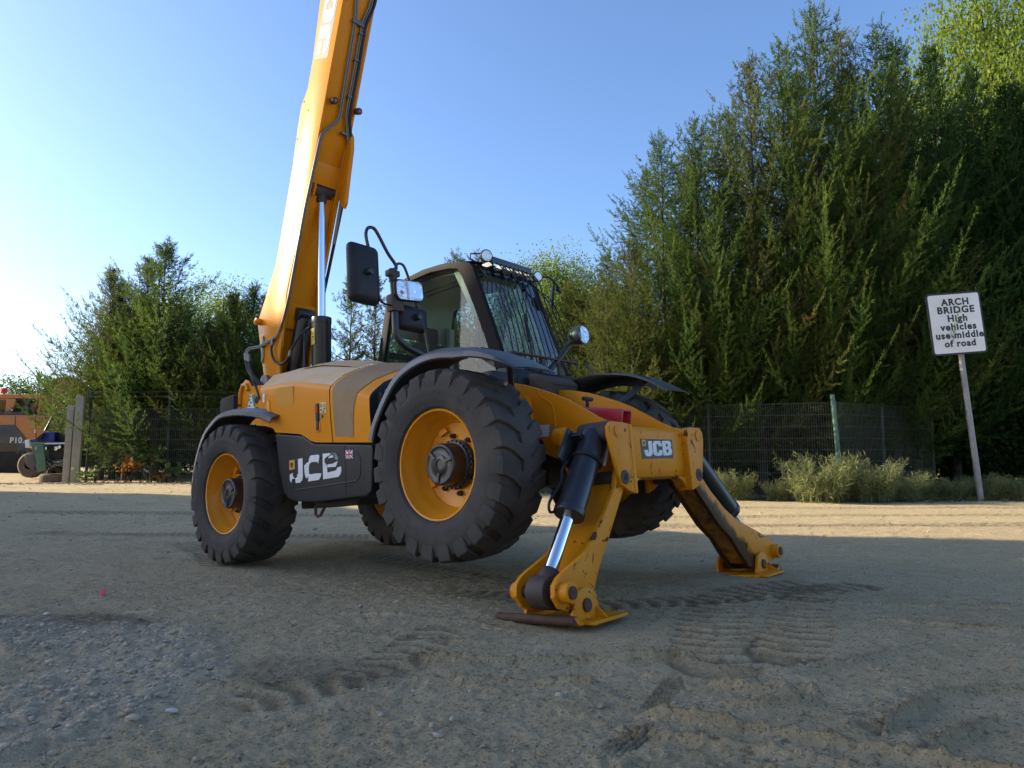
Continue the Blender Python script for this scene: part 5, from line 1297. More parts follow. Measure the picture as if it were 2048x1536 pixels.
plant_leafy('round', 1985, -50, 24, 'sunlit yellow green tree above the dark hedge at upper right', wide_=.48, rz=2)
plant_leafy('round', 2130, -20, 25, 'yellow green tree at the right edge above the hedge', wide_=.55, rz=4)
plant_leafy('round', 880, 640, 27, 'leafy green tree seen through the cab side glass', wide_=1.0, rz=4)
plant_leafy('round', 1030, 640, 27, 'leafy green tree seen through the windscreen', wide_=1.0, rz=3)
plant_leafy('shrub', 45, 752, 36, 'thin yellow green shrub behind the excavator roof', 'shrub', wide_=1.0)
plant_leafy('shrub', 95, 748, 37, 'yellow green shrub left of the excavator boom', 'shrub', wide_=1.0, rz=1)
plant_leafy('shrub', -10, 790, 40, 'green shrub at the far left edge', 'shrub', wide_=1.4, rz=2)
for i, (px, py, Y) in enumerate([(270, 800, 22.5), (260, 780, 22.8), (350, 790, 22.4), (440, 770, 22.8), (530, 770, 22.4), (620, 780, 22.7), (720, 770, 22.5), (820, 780, 22.8), (930, 770, 22.4), (1040, 770, 22.6), (1150, 760, 22.5)]):
    plant_leafy('under', px, py, Y, 'low green shrub in the undergrowth behind the left fence, %s from the left' % ORDS[i], 'shrub', 1.25, rz=i * 1.1, group='undergrowth shrubs behind the left fence')
for i, (px, py, Y) in enumerate([(1240, 740, 20.5), (1330, 730, 20.8), (1420, 720, 20.4), (1510, 720, 20.7), (1610, 715, 20.5), (1720, 720, 20.8), (1830, 720, 20.4), (1940, 715, 20.0), (2060, 715, 19.6)]):
    plant_leafy('under', px, py, Y, 'low green shrub in the undergrowth behind the right fence, %s from the left' % ORDS[i], 'shrub', 1.2, rz=i * 1.4, group='undergrowth shrubs behind the right fence')

# ================================================================== fences
def fence_panel(L, h, pitch=.05, row=.25):
    mb = MB()
    def bar(x0, x1, z0, z1, t, y=0): mb.box(x0, x1, y - t, y + t, z0, z1)
    n = int(round(L / pitch))
    V, F = [], []
    def addbox(x0, x1, y0, y1, z0, z1):
        b = len(V)
        for x in (x0, x1):
            for y in (y0, y1):
                for z in (z0, z1): V.append((x, y, z))
        for f in ((0, 1, 3, 2), (4, 6, 7, 5), (0, 4, 5, 1), (2, 3, 7, 6)): F.append([b + i for i in f])
    for i in range(n + 1):
        x = i * L / n; addbox(x - .0032, x + .0032, -.003, .003, .03, h)
    V2, F2 = [], []
    k = int(h / row)
    for j in range(k + 1):
        z = .05 + j * row * (h - .06) / (k * row)
        b = len(V)
        for yy in (-.008, .008):
            b = len(V)
            for x in (0, L):
                for y in (yy - .0045, yy + .0045):
                    for zz in (z - .0045, z + .0045): V.append((x, y, zz))
            for f in ((0, 4, 6, 2), (1, 3, 7, 5), (0, 1, 5, 4), (2, 6, 7, 3)): F.append([b + i for i in f])
    return np.array(V), np.array(F)
def fence(name, label, pts, h, post_mat='wire', post_w=.03, tops=0, first_post=True, lean=0.):
    root = empty(name, (*pts[0], gz(*pts[0])), 0, label, 'fence')
    o0 = Vector((*pts[0], gz(*pts[0])))
    P = []
    for a, b in zip(pts, pts[1:]):
        L = math.hypot(b[0] - a[0], b[1] - a[1]); n = max(1, round(L / 2.5))
        for i in range(n): P.append((a[0] + (b[0] - a[0]) * i / n, a[1] + (b[1] - a[1]) * i / n))
    P.append(pts[-1])
    for a, b in zip(P, P[1:]):
        L = math.hypot(b[0] - a[0], b[1] - a[1])
        V, F = fence_panel(L, h)
        za, zb = gz(*a), gz(*b)
        rz = math.atan2(b[1] - a[1], b[0] - a[0])
        V = V.copy(); x = V[:, 0].copy(); y = V[:, 1].copy()
        W = np.stack([a[0] - o0.x + x * math.cos(rz) - y * math.sin(rz), a[1] - o0.y + x * math.sin(rz) + y * math.cos(rz), V[:, 2] + za + (zb - za) * x / L - o0.z], 1)
        o = link('wire_panel', np_mesh('wire_panel', W, F, 'wire'), root); o['kind'] = 'stuff'
        for t in range(tops):
            mb = MB(); zt = h + .32 + .13 * t
            mb.tube([(W[0][0], W[0][1], za - o0.z + zt), ((a[0] + b[0]) / 2 - o0.x, (a[1] + b[1]) / 2 - o0.y, (za + zb) / 2 - o0.z + zt - .02), (b[0] - o0.x, b[1] - o0.y, zb - o0.z + zt)], .005, 4); mb.done('top_wire', 'steel', root)
    for i, p in enumerate(P if first_post else P[1:]):
        mb = MB(); x, y, z = p[0] - o0.x, p[1] - o0.y + .03, gz(*p) - o0.z
        mb.box(x - post_w, x + post_w, y - .02, y + .02, z - .2, z + h + (.5 if tops else .04)); mb.done('fence_post', post_mat, root, bevel=.004)
    return root
fence('mesh_fence', 'dark welded mesh fence in front of the spreading conifers on the left', [(-11.15, 18.5), (-9.0, 18.4), (-3.5, 18.5), (1.6, 18.3)], 1.93, post_mat='dark_post', tops=2)
gp = at(1680, 1000, z=0.0)
fence('mesh_fence', 'green welded mesh fence panels running up to the leaning green post', [(1.6, 18.3), (4.6, 16.4), (gp.x, gp.y)], 2.12, post_mat='dark_post')
fence('mesh_fence', 'mesh fence running away behind the grass right of the green post', [(gp.x + .05, gp.y + .05), (8.6, 16.3), (10.4, 17.4)], 2.12, post_mat='dark_post', first_post=False)
mb = MB(); mb.tube([(0, 0, -.1), (-.02, 0, .7), (-.04, 0, 1.4), (-.09, 0, 2.28)], [.055, .055, .052, .05], 8)
o = mb.done('green_post', 'green_post'); o.location = (gp.x, gp.y - .06, gz(gp.x, gp.y)); tag(o, 'peeling green painted post where the mesh fence turns a corner', 'post')
for i, (px, w_, top, lab) in enumerate([(132, .16, 812, 'slim concrete post left of its twin at the end of the left fence'), (149, .19, 793, 'thicker concrete post beside the first wire panel of the left fence')]):
    p = at(px, 968, Y=18.35); z0 = gz(p.x, p.y); zt = at(px, top, Y=18.35).z
    mb = MB(); mb.box(-w_ / 2, w_ / 2, -.09, .09, -.2, zt - z0).box(-w_ / 2 + .02, w_ / 2 - .02, -.07, .07, zt - z0, zt - z0 + .02)
    for k in range(4): mb.box(-w_ / 2 - .004, -w_ / 2 + .02, -.02, .02, .35 + k * .42, .39 + k * .42)
    o = mb.done('concrete_post', 'concrete', bevel=.012); o.location = (p.x, p.y, z0); o.rotation_euler = (0, R(.6), R(18)); tag(o, lab, 'post', 'concrete posts at the end of the left fence')

# ================================================================== road sign
sp = at(1957, 968, Y=15.0)
SG = empty('road_sign', (sp.x, 15.0, gz(sp.x, 15.0) + 0.0), 0, 'leaning white road sign about an arch bridge on a grey pole', 'road sign')
sz = SG.location.z
ptop = at(1912, 640, Y=15.0); pbot = at(1961, 985, Y=15.0)
tilt = math.atan2(-(ptop.x - pbot.x), ptop.z - pbot.z)
cx = at(1908, 648, Y=14.95)
Rm = Matrix.Rotation(-tilt, 4, 'Y')
e_ = Vector((cx.x, cx.y, cx.z)) - SG.location
off = Rm.to_3x3()
def SP(u, v, y=0): 
    q_ = off @ Vector((u, 0, v)); return (e_.x + q_.x, e_.y + y, e_.z + q_.z)
pw, ph = 1.175, 1.345
mb = MB(); f0 = Vector((pbot.x, 15.0, sz)) - SG.location; f1 = Vector((ptop.x, 15.0, ptop.z)) - SG.location
mb.tube([f0, f1], [.062, .058], 14); mb.done('pole', 'galv', SG)
def rr_ring(w, h, r, y): return [SP(u, v, y) for u, v in rounded_rect(w, h, r, 5)]
mb = MB(); A = [mb.v(p) for p in rr_ring(pw, ph, .07, -.085)]; B = [mb.v(p) for p in rr_ring(pw, ph, .07, -.066)]
mb.face(A); mb.face(B[::-1])
for k in range(len(A)): mb.face([A[k], A[(k + 1) % len(A)], B[(k + 1) % len(B)], B[k]])
mb.done('plate', 'sign_black', SG, smooth=False)
mb = MB(); mb.poly(rr_ring(pw - .075, ph - .075, .045, -.0875)); mb.done('sign_face', 'sign_white', SG, smooth=False)
def text_mesh(txt, size, bold=.012, spacing=1.08):
    cu = bpy.data.curves.new('lettering', 'FONT'); cu.body = txt; cu.size = size; cu.align_x = 'CENTER'; cu.offset = bold * size; cu.space_character = spacing; cu.extrude = .0012; cu.resolution_u = 4
    o = bpy.data.objects.new('tmp', cu); COL.objects.link(o)
    dg = bpy.context.evaluated_depsgraph_get(); me = bpy.data.meshes.new_from_object(o.evaluated_get(dg))
    bpy.data.objects.remove(o); bpy.data.curves.remove(cu); return me
for txt, wdt, v, u in (('ARCH', .60, .400, .03), ('BRIDGE', .80, .228, .02), ('High', .42, .045, .03), ('vehicles', .78, -.140, .03), ('use middle', 1.03, -.318, .03), ('of road', .67, -.500, .02)):
    me = text_mesh(txt, .2, .040, 1.16)
    xs_ = [v_.co.x for v_ in me.vertices]; k_ = wdt / (max(xs_) - min(xs_)); me.transform(Matrix.Diagonal((k_, min(k_, 1.0) if txt != 'High' else k_, 1, 1)))
    me.materials.clear(); me.materials.append(M['sign_black'])
    o = link('lettering', me, SG); o.location = SP(u, v, -.0892); o.rotation_euler = (R(90), 0, 0)
    o.matrix_local = Matrix.Translation(SP(u, v, -.0892)) @ Rm @ Matrix.Rotation(R(90), 4, 'X')
mb = MB()
for k in (-.35, .35): 
    c = SP(0, k, -.06); mb.box(c[0] - .09, c[0] + .09, c[1] - .02, c[1] + .075, c[2] - .025, c[2] + .025)
mb.done('sign_clip', 'galv', SG)
# ================================================================== excavator at the far left
ex0 = at(20, 955, Y=23.5); EZ = gz(ex0.x, 23.5)
EX = empty('excavator', (ex0.x, 23.5, EZ), 0, 'orange tracked excavator with dark rear panels parked at the far left', 'excavator')
# own coordinates: x right in the picture, y away, z up; 1 px = 16.7 mm here
def E_(px, py, y=0): p = at(px, py, Y=23.5 + y); return (p.x - ex0.x, p.z - EZ)
def eprism(name, pts, y0, y1, mat, par=None, bevel=.02, lab=None):
    mb = MB(); mb.prism('y', [E_(*p, max(y0, 0)) for p in pts], y0, y1); return mb.done(name, mat, par or EX, bevel=bevel, label=lab)
for y0, nm in ((-.1, 'near'), (1.7, 'far')):
    mb = MB(); pts = [E_(-150, 905), E_(44, 905), E_(56, 915), E_(60, 932), E_(54, 950), E_(42, 957), E_(-150, 957)]
    mb.prism('y', pts, y0, y0 + .55); trk = mb.done('track', 'black_void', EX, bevel=.02)
    for k in range(16):
        mb = MB(); x0, z0 = E_(-70 + 7.0 * k, 957); mb.box(x0 - .05, x0 + .045, y0 - .04, y0 + .6, z0 - .03, z0 + .02); mb.done('track_shoe', 'mud_steel', trk)
    for k in range(9):
        a = R(-80 + 20 * k); c = E_(36, 931); r = .44
        mb = MB(); mb.box(-.05, .05, y0 - .05, y0 + .6, -.03, .03, Matrix.Translation((c[0] + r * math.cos(a), 0, c[1] + r * math.sin(a))) @ Matrix.Rotation(PI / 2 - a, 4, 'Y')); mb.done('track_shoe', 'mud_steel', trk)
eprism('undercarriage', [(-60, 900), (35, 900), (35, 925), (-60, 925)], .5, 1.7, 'black_void')
eprism('body', [(-90, 830), (120, 830), (120, 880), (50, 905), (-90, 905)], 0, 2.4, 'ex_orange', bevel=.05)
pn = eprism('dark_panel', [(-90, 850), (30, 850), (58, 884), (62, 905), (-90, 905)], -.035, .01, 'ex_grey', bevel=.01)
me = text_mesh('P10..', .27, .02, 1.05); me.materials.clear(); me.materials.append(M['white_print'])
o = link('lettering', me, pn); x_, z_ = E_(37, 886); o.location = (x_, -.04, z_); o.rotation_euler = (R(90), 0, 0)
eprism('lower_skirt', [(-90, 886), (30, 886), (30, 905), (-90, 905)], -.045, .0, 'mud_steel', bevel=.01)
eprism('door_seam', [(70, 832), (71, 832), (73, 880), (72, 880)], -.012, .0, 'black_void', bevel=0)
eprism('panel_seam', [(30, 832), (31, 832), (31, 850), (30, 850)], -.012, .0, 'black_void', bevel=0)
eprism('door_latch', [(60, 860), (68, 860), (68, 866), (60, 866)], -.02, .0, 'ex_orange', bevel=.004)
eprism('hinge', [(77, 844), (78, 844), (78, 852), (77, 852)], -.02, .0, 'black_void', bevel=0)
eprism('white_label', [(69, 859), (72, 859), (72, 866), (69, 866)], -.02, .0, 'white_print', bevel=0)
eprism('tank_hump', [(6, 826), (10, 823), (52, 823), (58, 831), (6, 831)], .05, .6, 'ex_grey', bevel=.02)
eprism('side_tank', [(-60, 824), (6, 824), (6, 831), (-60, 831)], .05, 1.2, 'ex_grey', bevel=.02)
# cab
cb = eprism('cab', [(-50, 790), (28, 790), (13, 826), (-50, 826)], .25, 1.3, 'ex_orange', bevel=.05)
eprism('cab_roof', [(-60, 788), (80, 788), (82, 797), (-60, 797)], .2, 1.35, 'ex_orange', cb, .04)
eprism('rear_pillar', [(13, 797), (31, 797), (25, 826), (10, 826)], .18, 1.35, 'ex_orange', cb, .03)
eprism('front_pillar', [(78, 797), (83, 797), (78, 831), (74, 831)], .2, 1.35, 'ex_orange', cb, .02)
eprism('cab_pillar', [(48, 797), (54, 797), (60, 831), (52, 831)], .2, .3, 'ex_grey', cb, .02)
eprism('cab_inside', [(30, 796), (80, 796), (80, 801), (30, 801)], .22, 1.33, 'black_void', cb, 0)
for pts in ([(31, 800), (48, 800), (52, 829), (27, 829)], [(54, 800), (78, 800), (74, 831), (58, 831)], [(-50, 800), (13, 800), (10, 824), (-50, 824)]):
    mb = MB(); mb.poly([(lambda q_: (q_[0], .24, q_[1]))(E_(*p, .24)) for p in pts]); mb.done('cab_window', 'glass', cb, smooth=False)
mb = MB(); mb.box(*(E_(26, 800)[0], E_(50, 800)[0]), 1.30, 1.34, E_(0, 829)[1], E_(0, 812)[1]); mb.done('cab_seat', 'seat', cb, bevel=.03)
mb = MB(); x_, z_ = E_(8, 787, .8); mb.lathe([(.09, 0), (.10, .03), (.10, .12), (.06, .17), (.001, .18)], 16, (x_, .8, z_ + .02), 'z'); mb.done('beacon', 'red_lens', EX)
mb = MB(); mb.cyl((x_, .8, z_ - .12), (x_, .8, z_ + .02), .04, n=10); mb.done('beacon_stem', 'black_paint', EX)
mb = MB()
for px in (14, 32, 52, 64): mb.tube([(lambda q_: (q_[0], .3, q_[1]))(E_(px, 789, .3)), (lambda q_: (q_[0], .3, q_[1]))(E_(px, 784, .3))], .014, 5)
mb.tube([(lambda q_: (q_[0], .3, q_[1]))(E_(14, 784, .3)), (lambda q_: (q_[0], .3, q_[1]))(E_(66, 784, .3))], .012, 5)
mb.tube([(lambda q_: (q_[0], .5, q_[1]))(E_(66, 790, .5)), (lambda q_: (q_[0], .5, q_[1]))(E_(66, 779, .5)), (lambda q_: (q_[0], .5, q_[1]))(E_(80, 777, .5)), (lambda q_: (q_[0], .5, q_[1]))(E_(80, 788, .5))], .02, 5)
mb.done('roof_rail', 'black_paint', EX)
mb = MB(); mb.tube([(lambda q_: (q_[0], .15, q_[1]))(E_(22, 818, .15)), (lambda q_: (q_[0], .0, q_[1]))(E_(28, 822, .0))], .05, 8); mb.done('cab_mirror', 'black_paint', EX)
# boom and arm
bm_ = eprism('excavator_boom', [(74, 833), (84, 790), (92, 772), (112, 755), (135, 752), (150, 760), (190, 800), (186, 812), (150, 790), (128, 782), (112, 800), (104, 833)], .95, 1.45, 'ex_orange', bevel=.04)
for k in range(9):
    mb = MB(); o1 = k * 1.7
    mb.tube(smooth_pts([(lambda q_: (q_[0], .93, q_[1]))(E_(76 + o1, 830, .93)), (lambda q_: (q_[0], .9, q_[1]))(E_(70 + o1 * .8, 818, .9)), (lambda q_: (q_[0], .92, q_[1]))(E_(80 + o1 * 1.1, 795, .92)), (lambda q_: (q_[0], .93, q_[1]))(E_(90 + o1, 775, .93)), (lambda q_: (q_[0], .93, q_[1]))(E_(108 + o1 * .6, 758 + o1 * .3, .93))], 3), .024, 5); mb.done('boom_hose', 'rust' if k % 3 else 'black_plastic', bm_)
mb = MB(); mb.tube([(lambda q_: (q_[0], .85, q_[1]))(E_(101, 832, .85)), (lambda q_: (q_[0], .85, q_[1]))(E_(128, 790, .85))], .09, 10); mb.done('boom_cylinder', 'ex_orange', bm_)
mb = MB(); mb.tube([(lambda q_: (q_[0], .85, q_[1]))(E_(128, 806, .85)), (lambda q_: (q_[0], .85, q_[1]))(E_(132, 786, .85))], .06, 10); mb.done('boom_rod', 'chrome', bm_)

# ================================================================== stripped green utility buggy beside the concrete posts
bg = at(95, 958, Y=20.2); BZ = gz(bg.x, 20.2)
BG = empty('utility_buggy', (bg.x, 20.2, BZ), 0, 'partly dismantled green utility buggy with bare headlamps and blue bin beside the concrete posts', 'buggy')
def B_(px, py, y=0): p = at(px, py, Y=20.2 + y); return Vector((p.x - bg.x, y, p.z - BZ))
def bprism(name, pts, y0, y1, mat, par=None, bevel=.01):
    mb = MB(); mb.prism('y', [(B_(*p, max(y0, -.2)).x, B_(*p, max(y0, -.2)).z) for p in pts], y0, y1); return mb.done(name, mat, par or BG, bevel=bevel)
bprism('body', [(88, 884), (140, 884), (140, 935), (92, 930)], .1, 1.8, 'buggy_green', bevel=.03)
bprism('front_opening', [(96, 890), (128, 890), (124, 918), (98, 920)], .05, .1, 'black_void')
bprism('front_bar', [(84, 886), (130, 885), (130, 888), (84, 889)], .0, .08, 'white_print')
bprism('loose_door', [(61, 885), (86, 887), (90, 918), (92, 940), (74, 946)], -.12, -.06, 'buggy_green', bevel=.012)
bprism('door_mark', [(68, 893), (69.5, 893), (72, 904), (70.5, 904)], -.128, -.119, 'decal_red', bevel=0)
bprism('door_mark', [(72, 893), (73, 893), (71.5, 900), (70.5, 900)], -.128, -.119, 'white_print', bevel=0)
for px, py, r in ((84, 893, .055), (92, 897, .06), (114, 897, .06), (121, 894, .05)):
    c = B_(px, py, 0); mb = MB(); mb.tube([c + Vector((0, .06, 0)), c, c + Vector((0, -.03, 0)), c + Vector((0, -.05, 0))], [r * .6, r, r, r * .6], 14); hl_ = mb.done('headlamp', 'black_plastic', BG)
    mb = MB(); mb.tube([c + Vector((0, -.051, 0)), c + Vector((0, -.058, 0))], [r * .95, r * .7], 14); mb.done('lens', 'reflector', hl_)
mb = MB(); mb.tube(smooth_corners([B_(90, 862, .3), B_(107, 830, .55), B_(131, 826, .6), B_(136, 826, .6)], .06), .030, 8).tube(smooth_corners([B_(120, 862, .3), B_(125, 845, .45), B_(132, 830, .58)], .05), .022, 8); mb.done('windscreen_frame', 'black_paint', BG)
mb = MB(); mb.poly([B_(93, 861, .32), B_(108, 831, .56), B_(131, 828, .60), B_(121, 861, .32)]); mb.done('windscreen', 'glass', BG, smooth=False)
mb = MB(); mb.tube([B_(107, 832, 1.3), B_(107, 788, 1.3), B_(112, 784, 1.3), B_(128, 784, 1.3), B_(131, 790, 1.3)], .022, 8); mb.done('roll_bar', 'black_paint', BG)
bprism('blue_bin', [(85, 864), (109, 864), (108, 886), (85, 886)], .15, .55, 'blue_plastic', bevel=.02)
bprism('blue_bonnet', [(56, 880), (74, 877), (74, 884), (58, 886)], .1, .6, 'blue_plastic', bevel=.02)
bprism('white_flap', [(49, 880), (58, 879), (60, 893), (50, 896)], .05, .3, 'white_print', bevel=.02)
bprism('black_trim', [(72, 876), (86, 866), (88, 870), (76, 884)], .0, .1, 'black_plastic')
bprism('dashboard', [(108, 864), (128, 864), (128, 884), (108, 884)], .3, .8, 'black_plastic')
mb = MB(); c = B_(64, 930, .1); mb.lathe([(.12, -.14), (.30, -.14), (.36, -.09), (.37, 0), (.36, .09), (.30, .14), (.12, .14)], 24, c, 'y'); mb.done('front_wheel', 'mud_steel', BG)
mb = MB(); c = B_(113, 946, .5); mb.lathe([(.08, -.12), (.20, -.12), (.25, -.06), (.25, .06), (.20, .12), (.08, .12)], 22, c, 'y'); mb.done('wheel', 'rubber', BG)
bprism('wheel_arch', [(48, 911), (52, 908), (66, 909), (72, 926), (68, 940), (60, 938), (52, 932), (49, 922)], -.14, .05, 'ex_grey', bevel=.03)
for pts in ([(88, 920), (100, 928), (118, 930), (126, 926)], [(98, 918), (112, 925), (128, 920)], [(84, 952), (94, 940), (104, 936)], [(90, 936), (98, 930), (110, 934)]):
    mb = MB(); mb.tube(smooth_pts([B_(*p, -.05) for p in pts], 3), .022, 6); mb.done('steering_rod', 'steel', BG)
mb = MB(); mb.tube(smooth_pts([B_(92, 940, -.08), (B_(88, 925, -.1)), B_(96, 915, -.1), B_(104, 925, -.08), B_(98, 938, -.08)], 4), .014, 6); mb.done('loose_cable', 'black_plastic', BG)
op = at(106, 966, Y=18.7)
mb = MB(); mb.lathe([(.22, .23), (.30, .235), (.345, .20), (.36, .10), (.345, .02), (.30, .0), (.22, .0), (.20, .1), (.22, .23)], 28, (0, 0, 0), 'z')
o = mb.done('old_tyre', 'mud_steel'); o.location = (op.x, 18.75, gz(op.x, 18.75) - .02); tag(o, 'muddy old tyre lying flat on the ground before the concrete posts', 'tyre')
bl = at(1192, 738, Y=19.0)
mb = MB(); mb.box(-.26, .26, -.03, .03, -.20, .20); o = mb.done('blue_panel', 'blue_plastic', bevel=.015); o.location = bl; tag(o, 'small blue board hanging in the trees behind the left front mudguard', 'board')
mb = MB(); mb.box(-.02, .02, .03, .06, -bl.z + gz(bl.x, 19), .2); mb.done('board_post', 'bark', o)

# ================================================================== plants along the fences
def tuft_mesh(seed, n, h, r, mat, w=.006, arch=.5, feather=0):
    rng = np.random.default_rng(seed); V, F, T = [], [], []
    for i in range(n):
        a = rng.random() * 6.28; rr = r * rng.random() ** .5 * .6
        b = np.array([rr * math.cos(a), rr * math.sin(a), 0]); a2 = a + rng.normal() * .6
        L = h * rng.uniform(.5, 1.1); out = arch * rng.uniform(.2, 1.)
        dirh = np.array([math.cos(a2), math.sin(a2), 0]); side = np.array([-math.sin(a2), math.cos(a2), 0])
        k = 4; base = len(V); tn = rng.uniform(0, .6)
        pts = []
        for j in range(k + 1):
            t = j / k; p = b + dirh * out * L * t ** 1.7 + np.array([0, 0, L * (t - .18 * t * t)])
            pts.append(p); ww = w * (1 - t * .85)
            V += [p - side * ww, p + side * ww]; T += [tn * .6 + .2 * t] * 2
        for j in range(k): F.append([base + 2 * j, base + 2 * j + 1, base + 2 * j + 3, base + 2 * j + 2])
        for f in range(feather):                              # whorls of thin side branches
            t = rng.uniform(.2, 1.); j = min(k - 1, int(t * k)); p = pts[j] * (1 - (t * k - j)) + pts[j + 1] * (t * k - j)
            d = rng.normal(size=3) * .8 + np.array([0, 0, .7]); d /= np.linalg.norm(d); l = .19 * (1.1 - .6 * t) * rng.uniform(.6, 1.3)
            s = np.cross(d, rng.normal(size=3)); s /= np.linalg.norm(s); base = len(V)
            V += [p, p + d * l * .5 + s * .005, p + d * l, p + d * l * .5 - s * .005]; T += [tn * .6 + .3] * 4; F.append([base, base + 1, base + 2, base + 3])
    return np_mesh('blades', np.array(V), np.array(F), mat, tone=T)
HT = [tuft_mesh(31, 150, .85, .60, 'horsetail', .005, .55, 30), tuft_mesh(32, 140, .78, .65, 'horsetail', .005, .8, 30)]
clumps = [(1468, 985, 15.4, .75, 'feathery grey green clump at the foot of the fence just right of the stabiliser'), (1560, 995, 15.2, .55, 'small feathery clump left of the biggest horsetail clump'), (1640, 1002, 14.6, 1.15, 'biggest feathery horsetail clump left of the green post'), (1700, 998, 14.9, .7, 'low horsetail clump below the green post'), (1745, 1000, 14.6, 1.0, 'rounded pale horsetail clump right of the green post'),
          (1800, 992, 14.9, .8, 'horsetail clump leaning right beside the rounded one'), (1850, 985, 15.4, .5, 'sparse horsetail clump before the shaded hedge'), (1905, 985, 15.4, .6, 'dark horsetail clump left of the sign pole'), (1975, 985, 15.3, .65, 'dark horsetail clump right of the sign pole'), (2035, 985, 15.2, .6, 'dark horsetail clump at the right edge of the picture')]
for i, (px, py, Y, s, lab) in enumerate(clumps):
    p = at(px, py, Y=Y); t = link('horsetail_clump', HT[i % 2]); t.location = (p.x, Y, gz(p.x, Y)); t.scale = (s * 1.15, s * 1.15, s * 1.15); t.rotation_euler = (0, 0, i * 1.9); tag(t, lab, 'plant', 'horsetail clumps along the right fence')
# grass strip along the fence feet
rng = np.random.default_rng(5)
G_ = [tuft_mesh(41 + k, 26, .17, .12, 'grass', .004, .7) for k in range(2)]
def strip(name, pts, n, wid, h, label=None):
    VV, FF, TT = [], [], []; off = 0
    src = [(np.array([v.co[:] for v in m.vertices]), np.array([list(p.vertices) for p in m.polygons]), np.array([d.value for d in m.attributes['tone'].data])) for m in G_]
    segs = [(a, b, math.hypot(b[0] - a[0], b[1] - a[1])) for a, b in zip(pts, pts[1:])]; tot = sum(s[2] for s in segs)
    for i in range(n):
        t = rng.random() * tot
        for a, b, L in segs:
            if t <= L: break
            t -= L
        x = a[0] + (b[0] - a[0]) * t / L + rng.normal() * wid * .5; y = a[1] + (b[1] - a[1]) * t / L + rng.normal() * wid
        V, F, T = src[i % 2]; s = h * rng.uniform(.4, 1.5); c, s_ = math.cos(i), math.sin(i)
        V2 = np.stack([x + (V[:, 0] * c - V[:, 1] * s_) * s, y + (V[:, 0] * s_ + V[:, 1] * c) * s, V[:, 2] * s + gz(x, y)], 1)
        VV.append(V2); FF.append(F + off); TT.append(T); off += len(V)
    o = link(name, np_mesh(name, np.concatenate(VV), np.concatenate(FF), 'grass', tone=np.concatenate(TT))); tag(o, label, kind='stuff'); return o
strip('grass_strip', [(4.9, 15.6), (6.2, 14.9), (7.6, 14.5), (9.2, 15.0), (11.5, 15.0), (14, 14.6)], 320, .20, .6)
strip('fence_grass', [(-11.4, 18.1), (-9.5, 18.2), (-3, 18.2), (1.4, 18.0), (4.7, 16.1)], 240, .12, .7)
strip('hedge_undergrowth', [(8.5, 16.8), (11.5, 17.2), (15, 16.5)], 300, .5, 2.2)
# leafy weeds in the left fence
def weed(px, py, Y, h, n, mat, lab, leaf=.07, seed=0):
    rg = np.random.default_rng(100 + seed); p = at(px, py, Y=Y); z0 = gz(p.x, Y)
    root = empty('weed', (p.x, Y, z0), 0, lab, 'plant', 'weeds growing at the fences')
    mb = MB(); C, D, T = [], [], []
    for k in range(n):
        a = rg.uniform(-1, 1); top = np.array([a * h * .7, rg.uniform(-.25, .15), h * rg.uniform(.5, 1.)])
        mid = top * np.array([.35, .5, .6]); mb.tube([(0, 0, 0), tuple(mid), tuple(top)], [.008, .006, .003], 5)
        m = int(14 * h / .5)
        for j in range(m):
            t = rg.uniform(.3, 1.); q_ = mid + (top - mid) * (t - .3) / .7; C.append(q_ + rg.normal(size=3) * .05); d = rg.normal(size=3) + np.array([0, -.5, .1]); D.append(d / np.linalg.norm(d)); T.append(rg.uniform(0, .6))
    o = mb.done('stem', 'bark', root)
    C, D = np.array(C), np.array(D); L = leaf * rg.uniform(.6, 1.4, len(C)); V, F = blades(C, D, L, L * .65, rg)
    link('leaves', np_mesh('leaves', V, F, mat, tone=np.repeat(T, 4)), root)
weed(190, 965, 18.2, .45, 5, 'weed', 'pale green weed at the foot of the left fence beside the concrete posts', .11, 1)
weed(262, 970, 18.1, .62, 6, 'weed_red', 'orange red weed growing through the left fence', .12, 2)
weed(296, 965, 18.2, .95, 6, 'weed', 'tall green weed climbing the left fence right of the orange one', .12, 3)
weed(322, 972, 18.1, .30, 5, 'weed_red', 'low yellow and red weed on the gravel before the left fence', .09, 4)
weed(345, 965, 18.2, .55, 6, 'weed', 'pale leafy weed left of the rear mudguard', .11, 5)
weed(160, 968, 18.1, .28, 4, 'weed', 'small weed at the base of the thicker concrete post', .10, 6)
weed(306, 905, 18.3, 1.15, 3, 'green_leaf', 'bright green shoot high in the left fence', .12, 7)

M['red_flower'] = leaf_mat('red_petals', (.45, .03, .04), (.62, .09, .08), .4)
weed(1405, 960, 18.6, .95, 6, 'red_flower', 'small red flowering plant glimpsed through the right hand fence', .09, 8)

